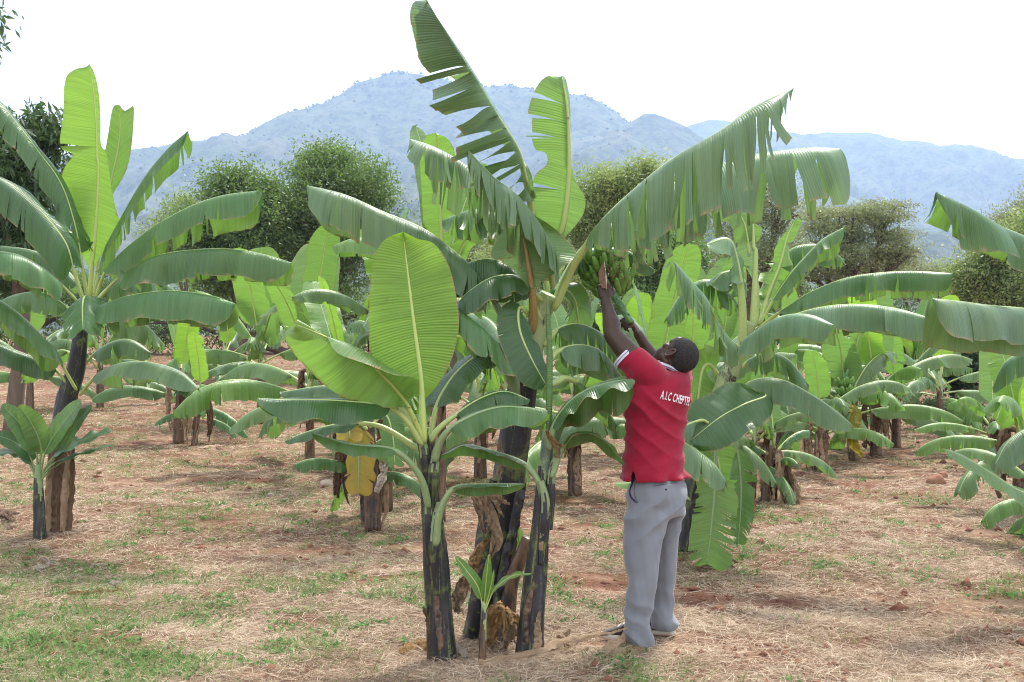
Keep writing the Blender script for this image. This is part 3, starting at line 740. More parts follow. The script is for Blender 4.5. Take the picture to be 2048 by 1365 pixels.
HL(A, [(852, 885, 5.92), (813, 804, 5.84), (770, 753, 5.76), (719, 708, 5.7), (650, 672, 5.66), (590, 648, 5.64)],
   Ed([(822, 815, 0), (763, 815, .0), (702, 801, 0), (648, 770, 0), (601, 722, 0), (569, 675, 0), (590, 648)], c=(-14, 30, -.04), show='l', wav=.02),
   Ed([(838, 792, -.05), (834, 758, -.12), (790, 752, -.16), (735, 728, -.18), (676, 708, -.17), (655, 678, -.1), (635, 664, -.08), (590, 648)], c=(22, -34, -.02), show='l', wav=.02),
   5.75, tb=.24, mat='leaf_young', tears=(0, 0), res=(54, 10), rib='leaf_rib', dref=5.75)
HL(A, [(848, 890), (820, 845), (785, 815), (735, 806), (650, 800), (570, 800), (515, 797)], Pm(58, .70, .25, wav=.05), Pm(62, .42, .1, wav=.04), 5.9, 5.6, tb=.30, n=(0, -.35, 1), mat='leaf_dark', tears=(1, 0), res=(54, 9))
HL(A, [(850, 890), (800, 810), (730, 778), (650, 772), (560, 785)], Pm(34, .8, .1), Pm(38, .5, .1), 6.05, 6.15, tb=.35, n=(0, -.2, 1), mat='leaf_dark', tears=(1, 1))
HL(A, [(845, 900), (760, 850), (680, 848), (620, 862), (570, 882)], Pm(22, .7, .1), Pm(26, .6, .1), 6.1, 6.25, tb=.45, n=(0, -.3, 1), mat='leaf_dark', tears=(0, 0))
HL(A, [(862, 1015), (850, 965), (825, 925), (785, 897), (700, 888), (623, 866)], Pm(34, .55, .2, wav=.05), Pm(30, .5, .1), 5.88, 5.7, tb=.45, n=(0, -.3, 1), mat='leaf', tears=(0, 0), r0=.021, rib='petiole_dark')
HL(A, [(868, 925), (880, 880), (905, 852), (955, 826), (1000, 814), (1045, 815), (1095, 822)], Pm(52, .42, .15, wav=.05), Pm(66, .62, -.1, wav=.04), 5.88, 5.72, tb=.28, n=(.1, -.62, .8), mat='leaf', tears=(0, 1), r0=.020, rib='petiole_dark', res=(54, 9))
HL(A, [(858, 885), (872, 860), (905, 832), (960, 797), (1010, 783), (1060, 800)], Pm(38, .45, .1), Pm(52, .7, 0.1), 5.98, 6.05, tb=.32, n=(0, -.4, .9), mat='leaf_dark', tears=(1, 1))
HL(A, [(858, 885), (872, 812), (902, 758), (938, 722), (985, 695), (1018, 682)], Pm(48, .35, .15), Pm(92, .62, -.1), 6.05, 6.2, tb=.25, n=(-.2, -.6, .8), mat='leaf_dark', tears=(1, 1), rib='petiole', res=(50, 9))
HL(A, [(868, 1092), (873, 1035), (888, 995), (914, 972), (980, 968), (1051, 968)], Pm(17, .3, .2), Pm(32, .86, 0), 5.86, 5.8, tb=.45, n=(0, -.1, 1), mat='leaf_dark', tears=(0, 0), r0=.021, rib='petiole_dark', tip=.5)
ribbon(A, PW([(866, 1320), (858, 1260), (846, 1215)], 5.93), .026, 'dry_dark', 'sheath_flap', .9, .008, 3, hint=(-.5, -1, 0))
ribbon(A, PW([(884, 1300), (878, 1230), (872, 1168)], 5.90), .034, 'stem_brown', 'sheath_flap', 1.1, .004, 4, tipw=.1, basew=1)

def sheath(parent, pts, d, w, seed, mat='sheath_green'):
    V, Fr, uv = tube(catmull(PW(pts, d), 30), np.interp(np.linspace(0, 1, 30), [0, .5, .85, 1], [w*.5, w, w*.75, w*.5]), 16, 1)
    zz = [V[f[0]][2] for f in Fr]; z0, z1 = min(zz), max(zz)
    mi = [1 if z > z0+(z1-z0)*(.72+.16*math.sin(V[f[0]][0]*220)) else 0 for z, f in zip(zz, Fr)]
    sub(mk('leaf_sheath', V, Fr, mat, parent, uv, True, ['stem_black', 'sheath_green'], mi), parent)
sheath(A, [(860, 1130), (858, 1060), (858, 1012), (851, 965)], 5.925, .034, 1)
sheath(A, [(876, 1190), (872, 1120), (871, 1060), (879, 1005)], 5.91, .036, 2)
sheath(A, [(866, 1040), (866, 960), (869, 925), (882, 878)], 5.92, .034, 3)
sheath(A, [(856, 1000), (850, 940), (846, 895), (826, 850)], 5.93, .030, 4)
# ===== B: the tall fruiting stem of the clump
B_ = plant('tall thick black-stemmed banana plant in the middle of the clump, leaning and bearing the bunch', 960, 6.55, G_C)
pseudostem(B_, [gbase(962, 6.5), *PW([(985, 1150, 6.5), (1012, 1000, 6.5), (1034, 850, 6.5), (1052, 740, 6.48), (1078, 640, 6.45), (1100, 590, 6.42)])], [.098, .094, .090, .088, .080, .068, .050], 'stem_black', seed=5, n=90, mats=['stem_black', 'stem_pale'], split=1.52)
# cut old sheaths round the foot
ribbon(B_, PW([(937, 1290), (950, 1150), (968, 1030), (985, 960)], 6.38), .07, 'stem_black', 'sheath_flap', 1.1, .004, 6, tipw=.5, basew=1)
ribbon(B_, PW([(990, 1270), (1010, 1150), (1035, 1040), (1048, 965)], 6.36), .05, 'stem_black', 'sheath_flap', 1.0, .008, 7, tipw=.6, basew=1)
# tall leaf to the upper left
HL(B_, [(1098, 560, 6.4), (1084, 490, 6.35), (1064, 412, 6.3), (1050, 352, 6.2), (1036, 300, 6.1), (1003, 243), (961, 172), (910, 92), (851, 2)],
   Ed([(1052, 402, .1), (1010, 395, .18), (960, 370, .12), (905, 320, .0), (915, 262, -.05), (880, 222, .0), (858, 178, .05), (822, 128, .05), (812, 80, .03), (806, 35, 0), (818, 6, 0), (851, 2)], c=(10, 4, -.14), show='u', wav=.04),
   Ed([(1062, 400, .1), (1062, 345, .15), (1042, 302, .25), (1003, 262, .3), (955, 190, .3), (905, 115, .28), (872, 55, .2), (851, 2)], c=(16, -6, .12), show='l', wav=.02),
   6.1, 5.9, tb=.27, mat='leaf_grey', cutr=(.08, .74), tears=(12, 4), td=.14, gap=.14, jit=.20, res=(120, 11), r0=.024, dref=6.05, seed=11, twist=2.6)
# upright leaf on the right
HL(B_, [(1106, 570, 6.4), (1115, 484, 6.35), (1127, 431, 6.32), (1136, 355, 6.3), (1138, 280, 6.28), (1134, 205, 6.25), (1124, 151, 6.25)],
   Ed([(1112, 470), (1075, 440), (1060, 395), (1066, 352), (1092, 330), (1090, 305), (1066, 296), (1058, 250), (1064, 200), (1080, 165), (1098, 150), (1124, 151)], show='l'),
   Ed([(1118, 484), (1142, 462), (1166, 430), (1170, 396), (1152, 365), (1143, 330), (1140, 300, .05), (1141, 250, .05), (1140, 200, .05), (1132, 160), (1124, 151)], show='l'),
   6.3, tb=.22, mat='leaf_young', tears=(3, 0), td=.12, gap=.14, jit=.10, rib='petiole', r0=.026, res=(70, 10), seed=21)
# ragged leaf arching down over the crown
HL(B_, [(1108, 575, 6.35), (1095, 480, 6.2), (1040, 398, 6.05), (985, 352, 5.95), (936, 300, 5.9)], Pm(132, .93, .1, .1), Pm(105, .8, .1, .1), 6.1, 5.9, tb=.14, n=(.25, -.25, 1), mat='leaf_grey', tears=(46, 30), td=.10, gap=.28, jit=.16, res=(120, 10), r0=.018, tip=.25, seed=31)
# leaf whose brown stalk rises in front, seen from below
HL(B_, [(1062, 668, 6.3), (1066, 600, 6.24), (1058, 520, 6.2), (1046, 462, 6.22), (1040, 420, 6.3)],
   Ed([(1062, 585), (1030, 545), (992, 515, .05), (1000, 480, .1), (1015, 450, .1), (1040, 420, 0)], show='l', wav=.01), Ed([(1064, 585), (1090, 562), (1130, 530, .02), (1150, 508, .1), (1120, 470, .1), (1075, 435), (1040, 420)], show='l', wav=.01),
   6.2, tb=.36, mat='leaf', tears=(1, 1), td=.6, rib='petiole_brown', r0=.024, res=(50, 9))
# two left-hanging long leaves
HL(B_, [(1040, 790, 6.42), (1030, 700, 6.42), (1005, 625, 6.4), (965, 556, 6.38), (918, 512, 6.36), (850, 460, 6.34), (764, 423, 6.32), (690, 390, 6.3), (614, 371, 6.3)], Pm(102, .80, .1, .12), Pm(96, .9, .1, .12), 6.4, 6.3, tb=.33, n=(0, -.1, 1), mat='leaf_grey', tears=(9, 9), td=.12, gap=.04, jit=.11, res=(80, 10), r0=.026, rib='petiole_dark', base=.1, tip=.18, seed=41)
HL(B_, [(1045, 500, 6.5), (1030, 440, 6.45), (985, 372, 6.4), (930, 330, 6.35), (870, 295, 6.3), (820, 278, 6.3)], Pm(120, .88, .1, -.05), Pm(100, .7, .1, .1), 6.4, 6.3, tb=.2, n=(-.1, -.1, 1), mat='leaf_grey', tears=(30, 20), td=.10, gap=.25, jit=.18, res=(110, 10), r0=.018, tip=.25, seed=51)
HL(B_, [(1042, 830, 6.3), (1020, 745, 6.2), (985, 680, 6.1), (945, 640, 6.05), (905, 612, 6.05)], Pm(75, .85, .1), Pm(80, .9, .1), 6.15, 6.05, tb=.45, n=(0, 0, 1), mat='leaf', tears=(3, 3), td=.3, gap=.08, r0=.026, rib='petiole_dark', seed=61)
# dark leaf dropping on the left of the crown
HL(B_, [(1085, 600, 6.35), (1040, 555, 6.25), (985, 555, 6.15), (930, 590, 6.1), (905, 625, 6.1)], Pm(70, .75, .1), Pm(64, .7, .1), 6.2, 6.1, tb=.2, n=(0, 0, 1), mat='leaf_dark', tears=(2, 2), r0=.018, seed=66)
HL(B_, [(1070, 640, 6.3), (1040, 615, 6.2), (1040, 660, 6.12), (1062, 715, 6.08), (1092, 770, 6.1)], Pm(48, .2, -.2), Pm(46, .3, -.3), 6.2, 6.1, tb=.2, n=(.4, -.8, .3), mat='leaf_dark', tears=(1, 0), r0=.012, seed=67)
# right-hand long ragged leaves
HL(B_, [(1104, 620, 6.38), (1135, 545, 6.3), (1168, 492, 6.2), (1205, 440, 6.1), (1262, 385, 6.05), (1345, 318, 6.0), (1440, 262, 5.95), (1520, 208, 5.95), (1588, 176, 6.0)], Pm(165, .90, .2, .08), Pm(180, .95, .15, .10), 6.1, 6.0, tb=.22, n=(0, -.15, 1), mat='leaf_grey', tears=(30, 70), td=.10, gap=.22, jit=.17, res=(120, 11), r0=.026, tip=.22, base=.42, pw=1.25, seed=71, lenj=.2)
HL(B_, [(1106, 600, 6.45), (1160, 500, 6.55), (1260, 425, 6.6), (1380, 350, 6.6), (1500, 312, 6.6), (1600, 298, 6.6), (1676, 297, 6.6)], Pm(150, .78, .2, .1), Pm(165, .93, .1, .1), 6.5, 6.6, tb=.3, n=(0, -.1, 1), mat='leaf_grey', tears=(16, 36), td=.12, gap=.22, jit=.19, res=(110, 10), r0=.022, tip=.12, seed=81)
HL(B_, [(1112, 610, 6.5), (1128, 580, 6.6), (1150, 600, 6.7), (1160, 660, 6.75)], Pm(40, .3, 0), Pm(45, .3, 0), 6.6, 6.7, tb=.2, n=(.3, -.8, .4), mat='leaf', tears=(1, 1), seed=83)
HL(B_, [(1100, 600, 6.5), (1080, 500, 6.55), (1020, 440, 6.6), (950, 420, 6.6), (885, 440, 6.6)], Pm(80, .88, .1, .1), Pm(90, .9, .1, .1), 6.5, 6.6, tb=.2, n=UP, mat='leaf', tears=(16, 18), td=.12, gap=.2, jit=.18, res=(80, 9), seed=131)
HL(B_, [(1085, 640, 6.4), (1050, 560, 6.4), (990, 520, 6.4), (930, 530, 6.4), (880, 570, 6.4)], Pm(70, .85, .1, .1), Pm(80, .9, .1, .1), 6.4, tb=.25, n=UP, mat='leaf_dark', tears=(8, 10), td=.2, gap=.15, jit=.16, res=(70, 9), seed=132)
HL(B_, [(1100, 620, 6.5), (1120, 540, 6.6), (1175, 500, 6.7), (1250, 500, 6.8), (1310, 540, 6.8)], Pm(50, .88, .1, .1), Pm(50, .9, .1, .1), 6.7, 6.8, tb=.3, n=UP, mat='leaf', tears=(8, 9), td=.2, gap=.2, jit=.18, res=(60, 8), seed=133)
# dry leaves hanging at the foot
ribbon(B_, PW([(1000, 985, 6.25), (978, 975, 6.2), (960, 985, 6.15), (972, 1030, 6.12), (982, 1080, 6.12), (966, 1128, 6.14)]), .055, 'dry_leaf', 'dead_leaf', .7, .03, 21)
ribbon(B_, PW([(1008, 985, 6.2), (990, 990, 6.12), (1002, 1008, 6.1), (1014, 1028, 6.1)]), .03, 'dry_leaf', 'dead_leaf', .6, .015, 22)
ribbon(B_, PW([(975, 1080, 6.2), (955, 1110, 6.12), (945, 1150, 6.1), (942, 1190, 6.12)]), .032, 'dry_tan', 'dead_leaf', .6, .02, 25)
ribbon(B_, PW([(960, 1130, 6.2), (930, 1165, 6.15), (912, 1200, 6.12), (925, 1240, 6.12)]), .04, 'dry_leaf', 'dead_leaf', .8, .03, 26)
ribbon(B_, PW([(1000, 880, 6.38), (1004, 930, 6.36), (998, 970, 6.34)]), .012, 'dry_leaf', 'dead_leaf', .6, .004, 28)
ribbon(B_, PW([(975, 1310, 6.2), (985, 1245, 6.15), (1005, 1225, 6.08), (1025, 1240, 6.02), (1018, 1290, 6.0)]), .06, 'dry_tan', 'dead_leaf', .8, .025, 29, basew=.8)
ribbon(B_, PW([(1010, 1300, 6.15), (1018, 1250, 6.1), (1032, 1265, 6.05), (1040, 1300, 6.03)]), .035, 'dry_leaf', 'dead_leaf', .7, .02, 30)
# the cut stump beside it
ST = root('banana_stump', 'cut-off brown banana stump leaning between the middle and right stems', 'stump', gbase(1018, 6.35))
pseudostem(ST, [gbase(1010, 6.38), *PW([(1022, 1170), (1040, 1120), (1057, 1076)], 6.38, 6.35)], [.046, .042, .038, .032], 'stem_brown', name='stump', seed=9, n=40)
ribbon(ST, PW([(1044, 1230), (1052, 1170), (1062, 1100)], 6.26), .02, 'dry_leaf', 'sheath_flap', .8, .012, 31, basew=1)

# ===== C: the right stem of the clump
C_ = plant('slim black-stemmed banana plant right in the clump, with a tightly rolled upright new leaf', 1060, 6.02, G_C)
pseudostem(C_, [gbase(1058, 6.0), *PW([(1066, 1200), (1078, 1080), (1088, 980), (1094, 900), (1096, 860)], 6.02, 6.05)], [.072, .062, .052, .043, .036, .028], 'stem_black', seed=12, n=70, mats=['stem_black', 'sheath_green'], split=.98)
sheath(C_, [(1082, 1130), (1088, 1060), (1090, 1005), (1082, 962)], 5.985, .033, 5)
sheath(C_, [(1100, 1060), (1102, 1000), (1102, 950), (1116, 905)], 6.0, .026, 6)
V, Fr, uv = tube(catmull(PW([(1097, 880), (1098, 780), (1099, 690), (1094, 598)], 6.03), 30), np.interp(np.linspace(0, 1, 30), [0, .3, .85, 1], [.013, .017, .013, .002]), 12, rfun=lambda th, t: 1+.18*(((th/(2*PI)+t*.8) % 1)))
sub(mk('rolled_leaf', V, Fr, 'leaf', C_, uv), C_)
HL(C_, [(1096, 900), (1106, 850), (1135, 808), (1170, 782), (1215, 766), (1264, 758)], Pm(48, .4, .3, wav=.04), Pm(92, .8, 0, wav=.05), 5.98, 5.95, tb=.18, n=(-.1, -.35, 1), mat='leaf_dark', tears=(0, 2), td=.5, r0=.020, rib='petiole_dark', res=(54, 10), tip=.2)
HL(C_, [(1097, 890), (1112, 842), (1150, 795), (1195, 768), (1250, 752)], Pm(40, .4, .2), Pm(70, .85, 0), 6.12, 6.2, tb=.18, n=(0, -.2, 1), mat='leaf', tears=(0, 1), rib='petiole_dark')
HL(C_, [(1100, 955), (1122, 895), (1145, 868), (1180, 864), (1215, 884), (1248, 925)], Pm(24, .3, .3, wav=.04), Pm(38, .7, 0, wav=.04), 5.98, 6.0, tb=.28, n=(.2, -.1, 1), mat='leaf_dark', tears=(0, 0), r0=.018, rib='petiole_dark')
HL(C_, [(1092, 1010), (1082, 965), (1060, 934), (1035, 918), (980, 900), (930, 890), (876, 914)], Pm(30, .85, 0), Pm(20, .3, .2), 5.98, 6.1, tb=.3, n=(0, -.1, 1), mat='leaf_dark', tears=(0, 0), r0=.022, rib='petiole_dark', tip=.45)
HL(C_, [(1095, 720, 6.35), (1115, 700, 6.4), (1160, 690, 6.45), (1205, 705, 6.5), (1245, 755, 6.5)], Pm(60, .9, .1, .3), Pm(70, .85, .1, .3), 6.4, 6.5, tb=.18, n=(.1, 0, 1), mat='leaf_grey', tears=(4, 7), td=.3, gap=.16, r0=.022, rib='petiole', seed=91)
HL(C_, [(1085, 690, 6.45), (1110, 660, 6.5), (1150, 648, 6.6), (1195, 662, 6.65), (1240, 700, 6.65)], Pm(60, .85, .1, .3), Pm(60, .85, .1, .3), 6.5, 6.6, tb=.2, n=(.1, 0, 1), mat='leaf', tears=(6, 8), td=.3, gap=.2, r0=.022, rib='petiole', seed=92)
HL(C_, [(1088, 770, 6.3), (1110, 762, 6.35), (1140, 755, 6.4), (1200, 800, 6.5), (1235, 850, 6.5)], Pm(45, .8, .1), Pm(50, .9, .1), 6.4, 6.5, tb=.35, n=(0, 0, 1), mat='leaf', tears=(1, 2), r0=.022, rib='petiole')
ribbon(C_, PW([(1092, 862), (1108, 885), (1130, 915)], 5.95), .022, 'dry_tan', 'dead_leaf', .8, .008, 41)
ribbon(C_, PW([(1048, 1290), (1060, 1200), (1068, 1160)], 5.93), .034, 'stem_brown', 'sheath_flap', 1.1, .004, 43, tipw=.1, basew=1)
ribbon(C_, PW([(1066, 1330), (1074, 1270), (1079, 1222)], 5.92), .030, 'dry_leaf', 'sheath_flap', .9, .008, 44, basew=1)
ribbon(C_, PW([(1078, 1100), (1090, 1050), (1101, 1025)], 5.96), .026, 'dry_leaf', 'sheath_flap', 1.1, .004, 45, tipw=.1, basew=1)

# ===== D: small sucker in front
D_ = plant('small bright green banana sucker with a few narrow leaves in front of the clump', 966, 5.86, None)
pseudostem(D_, [gbase(964, 5.86), *PW([(966, 1260), (968, 1205)], 5.86)], [.021, .017, .011], 'stem_brown', seed=15, ns=16, n=24, mats=['stem_brown', 'stem_pale'], split=.17)
for pts, w1, w2, tb_, nn in (([(968, 1222), (972, 1165), (978, 1108)], 11, 9, .15, (.2, -1, .2)), ([(968, 1222), (956, 1175), (932, 1140), (910, 1112)], 14, 14, .18, (.3, -.8, .6)),
                       ([(969, 1222), (988, 1180), (1025, 1152), (1063, 1148)], 10, 12, .3, (0, -.4, 1)), ([(969, 1220), (980, 1180), (988, 1140)], 6, 7, .15, (.6, -1, .2))):
    HL(D_, pts, Pm(w1, .1, .1, wav=.06), Pm(w2, .1, .1, wav=.06), 5.86, 5.8, tb=tb_, n=nn, mat='leaf_young', tears=(0, 0), r0=.005, res=(26, 5), tip=.6, rib='leaf_rib', pet=True)
HL(D_, [(1046, 1110, 6.5), (1040, 1085, 6.5), (1035, 1055, 6.5)], Pm(10, .1), Pm(10, .1), 6.5, tb=.2, n=CAMD, mat='leaf_young', tears=(0, 0), r0=.004, res=(16, 4))

# ---------------------------------------------------------------- the bunch (hangs from B, its own thing)
def banana_mesh(acc, base, d0, up, L, r, rs):
    """one finger: starts along d0, curves up"""
    n = 9; pts = [np.array(base)]; d_ = nrm(np.array(d0, float))
    for i in range(n-1):
        k = i/(n-1); d_ = nrm(d_*(1-.16)+np.array(up)*.16); pts.append(pts[-1]+d_*L/(n-1))
    rad = r*np.interp(np.linspace(0, 1, n), [0, .12, .3, .7, .88, 1], [.38, .5, .95, 1., .62, .22])
    V, Fr, uv = tube(np.array(pts), rad, 7, 1, True, rfun=lambda th, t: 1+.05*np.cos(th*5)); acc.add(V, Fr, uv)
    V, Fr = ico(pts[-1], r*.25, 0); acc.add(V, Fr, None, 1)
b = NB('banana_green'); n_ = b.noise(b.pos(), 22, 3); u_ = b.node('SeparateXYZ', {0: b.tex('UV')}).outputs[0]
col = b.mix(b.mapr(n_, .3, .7), (.075, .18, .03), (.16, .31, .06)); col = b.mix(b.mapr(u_, .12, .17), col, (.22, .32, .08))
b.done(b.bsdf(col, .42, .45, b.bump(n_, .1, .003)))
b = NB('banana_tip'); b.done(b.bsdf((.05, .035, .02), .8, .2))
b = NB('rachis'); n_ = b.noise(b.scale(b.tex('Object'), 1, 1, 1), 40, 3)
b.done(b.bsdf(b.mix(b.mapr(n_, .35, .65), (.045, .13, .045), (.14, .28, .10)), .45, .5, b.bump(n_, .4, .004)))
def bunch(label, top, ax, hands, nf, L, r, rachis, seed, group=None, R0=.07):
    rs = np.random.RandomState(seed); o = root('banana_bunch', label, 'banana bunch', top, group)
    ax = nrm(np.array(ax, float)); acc = Acc()
    e1 = nrm(np.cross(ax, (0, 1, .2))); e2 = np.cross(ax, e1)
    for h in range(len(hands)):
        c = np.array(top)+ax*hands[h]
        a0 = rs.rand()*6.3
        for row in range(2):
            for k in range(nf):
                a = a0+k/nf*2*PI+row*.2+rs.normal(0, .07)
                rad = e1*math.cos(a)+e2*math.sin(a)
                d_ = rad*1.0-ax*(.25+.35*row)+rs.normal(0, .07, 3)
                banana_mesh(acc, c+rad*R0*.7+ax*(.02*row), d_, (0, 0, 1), L*rs.uniform(.85, 1.08)*(1-.1*row), r*rs.uniform(.9, 1.08), rs)
    sub(acc.out('banana_fingers', None, o, mats=['banana_green', 'banana_tip']), o)
    C = catmull(rachis, 40)
    bm = Acc(); V, Fr, uv = tube(C, np.linspace(.026, .019, 40), 12, rfun=lambda th, t: 1+.12*np.sin(t*60+th*3)); bm.add(V, Fr, uv)
    Tn = nrm(np.gradient(C, axis=0))
    for i in range(18, 39):
        a = i*2.4; s_ = nrm(np.cross(Tn[i], (0, 1, 0))); q = np.cross(Tn[i], s_)
        V, Fr = ico(C[i]+(s_*math.cos(a)+q*math.sin(a))*.019, .008, 0, (1, 1, .7)); bm.add(V, Fr)
    sub(bm.out('bunch_stalk', 'rachis', o), o)
    return o
topb = P(1188, 520, 6.74)
BN = bunch('bunch of unripe green bananas being cut down by the man in the red shirt', topb, (.40, -.06, -.55), (.03, .10, .17, .24), 10, .15, .0195,
      [P(1108, 590, 6.5), P(1135, 535, 6.66), P(1172, 508, 6.74), P(1200, 545, 6.72), P(1232, 596, 6.62), P(1262, 646, 6.52)], 5)
# withered flower ends
acc = Acc(); rs = np.random.RandomState(3)
for k in range(60):
    c = P(1205+rs.normal(0, 1)*16+25, 540+rs.normal(0, 1)*18, 6.5-rs.rand()*.12)
    V, Fr, uv = tube(np.array([c, c+rs.normal(0, .006, 3), c+rs.normal(0, .012, 3)]), [.0018, .0022, .001], 4); acc.add(V, Fr)
sub(acc.out('flower_remnant', 'dry_dark', BN), BN)

# ---------------------------------------------------------------- L: big plant at the left
Lp = plant('large banana plant at the left edge with one tall sunlit leaf and dry brown foot', 112, 10.15, 'large banana plants')
pseudostem(Lp, [gbase(114, 10.12), *PW([(118, 960), (130, 817), (152, 740), (163, 660), (176, 600)], 10.1)], [.105, .098, .090, .078, .066, .045], 'stem_black', seed=17, n=80, mats=['stem_brown', 'stem_black'], split=.95)
for i, (x0, x1, yt, w_) in enumerate(((92, 100, 900, .04), (108, 118, 880, .05), (126, 134, 905, .05), (136, 148, 870, .035))):
    ribbon(Lp, PW([(x0, 1062), ((x0+x1)/2, 980), (x1, yt)], 9.94), w_, ['dry_leaf', 'dry_dark', 'dry_leaf', 'dry_dark'][i], 'sheath_flap', .9, .012, 50+i, basew=1)
D = 10.1
HL(Lp, [(176, 605), (180, 545), (188, 478), (194, 380), (195, 290), (190, 200), (179, 128)], Ed([(178, 545), (158, 500), (150, 440), (132, 400), (126, 350), (150, 310), (128, 296), (132, 230), (134, 160), (150, 136), (179, 128)], show='l'),
   Ed([(182, 545), (210, 500), (242, 462), (232, 420), (222, 370), (214, 310), (202, 290), (201, 240), (198, 190), (190, 150), (179, 128)], show='l'), D, D, tb=.14, mat='leaf_glow', tears=(1, 0), td=.2, rib='leaf_rib', r0=.024, seed=5, res=(60, 9))
HL(Lp, [(184, 600), (200, 480), (222, 360), (238, 280), (240, 211)], Ed([(198, 480), (196, 400), (206, 330), (216, 270), (226, 215), (240, 211)], show='l'), Ed([(200, 480), (222, 400), (250, 345), (262, 290), (266, 212), (252, 222), (240, 211)], show='l'), D+.4, tb=.25, mat='leaf_young', tears=(0, 1), r0=.02)
HL(Lp, [(184, 600), (205, 510), (240, 439), (286, 359), (335, 298), (376, 262)], Pm(40, .8, .1), Pm(66, .78, .1), D, D-.2, tb=.14, n=(-.6, -.3, .8), mat='leaf', tears=(3, 8), td=.2, gap=.14, jit=.15, tip=.15, seed=7)
HL(Lp, [(186, 602), (215, 535), (290, 466), (366, 420), (438, 393), (524, 381)], Pm(60, .8, .1), Pm(82, .85, .1), D-.1, D-.5, tb=.16, n=(-.2, -.2, 1), mat='leaf', tears=(4, 9), td=.25, gap=.10, tip=.12, seed=8)
HL(Lp, [(184, 612), (225, 565), (267, 536), (320, 510), (400, 499), (470, 499), (530, 510), (584, 526)], Pm(70, .72, .1), Pm(76, .88, .1), D-.15, D-.7, tb=.22, n=(0, -.1, 1), mat='leaf', tears=(2, 10), td=.1, gap=.0, jit=.15, tip=.2, base=.1, seed=9)
HL(Lp, [(180, 622), (202, 611), (257, 592), (336, 582), (415, 590), (471, 608)], Pm(68, .72, .1), Pm(76, .9, .1), D-.3, D-1.0, tb=.10, n=(0, -.1, 1), mat='leaf', tears=(1, 11), td=.1, gap=.0, jit=.15, tip=.2, base=.12, seed=10)
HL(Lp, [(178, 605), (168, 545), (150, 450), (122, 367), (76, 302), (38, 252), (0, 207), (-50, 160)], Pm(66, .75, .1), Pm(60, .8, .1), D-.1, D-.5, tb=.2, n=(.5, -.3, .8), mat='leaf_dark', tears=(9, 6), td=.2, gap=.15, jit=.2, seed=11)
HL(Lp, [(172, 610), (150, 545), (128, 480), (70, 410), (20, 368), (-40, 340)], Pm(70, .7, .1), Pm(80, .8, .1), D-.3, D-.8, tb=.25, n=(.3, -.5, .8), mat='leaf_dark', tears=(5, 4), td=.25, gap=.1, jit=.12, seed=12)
HL(Lp, [(172, 622), (145, 590), (110, 556), (76, 530), (30, 508), (-40, 500)], Pm(66, .8, .1), Pm(66, .6, .1), D-.3, D-.9, tb=.3, n=(0, -.2, 1), mat='leaf', tears=(3, 2), td=.3, seed=13)
HL(Lp, [(155, 780), (132, 740), (112, 704), (87, 675), (47, 635), (0, 600), (-60, 570)], Pm(76, .88, .1), Pm(60, .7, .1), D-.2, D-.8, tb=.24, n=(.1, -.1, 1), mat='leaf', tears=(7, 2), td=.25, gap=.03, jit=.06, seed=14)
HL(Lp, [(150, 800), (132, 762), (100, 728), (60, 712), (0, 690), (-50, 685)], Pm(50, .8, .1), Pm(50, .7, .1), D, D-.3, tb=.3, n=(0, 0, 1), mat='leaf_dark', tears=(2, 2), seed=15)
HL(Lp, [(178, 612), (170, 592), (165, 610), (166, 660)], Pm(50, .5, 0), Pm(50, .5, 0), D-.2, D-.7, tb=.1, n=(0, -.7, .6), mat='leaf', tears=(4, 4), td=.3, gap=.1, tip=.2, seed=16)
HL(Lp, [(160, 790), (178, 765), (205, 742), (245, 726), (300, 725), (356, 742), (398, 776)], Pm(50, .6, .1), Pm(56, .86, .1), D-.1, D-.8, tb=.2, n=(.05, -.1, 1), mat='leaf_grey', tears=(1, 9), td=.1, gap=.01, jit=.11, seed=17)
HL(Lp, [(165, 730), (190, 705), (225, 684), (262, 680), (303, 706)], Pm(40, .8, .1), Pm(46, .86, .1), D+.3, D+.1, tb=.2, n=(0, -.1, 1), mat='leaf_grey', tears=(2, 5), td=.2, seed=18)
HL(Lp, [(172, 612), (150, 560), (110, 520), (60, 500), (0, 492)], Pm(56, .85, .1), Pm(50, .8, .1), D+.5, D+.6, tb=.2, n=UP, mat='leaf', tears=(3, 3), seed=19)
HL(Lp, [(182, 612), (215, 575), (260, 548), (320, 560), (360, 590)], Pm(52, .85, .1), Pm(50, .8, .1), D+.6, D+.9, tb=.2, n=UP, mat='leaf', tears=(3, 3), seed=20)
HL(Lp, [(168, 640), (130, 610), (85, 585), (30, 590), (-10, 610)], Pm(52, .85, .1), Pm(50, .8, .1), D+.4, D+.7, tb=.2, n=UP, mat='leaf', tears=(5, 5), seed=21)
HL(Lp, [(176, 640), (200, 610), (240, 640), (290, 650), (330, 690)], Pm(52, .85, .1), Pm(50, .8, .1), D+.5, D+.8, tb=.2, n=UP, mat='leaf_far', tears=(5, 5), seed=22)
HL(Lp, [(160, 720), (125, 700), (75, 722), (45, 760)], Pm(35, .8, .1), Pm(36, .8, .1), D+.5, D+.9, tb=.2, n=UP, mat='leaf_young', tears=(5, 5), seed=23)
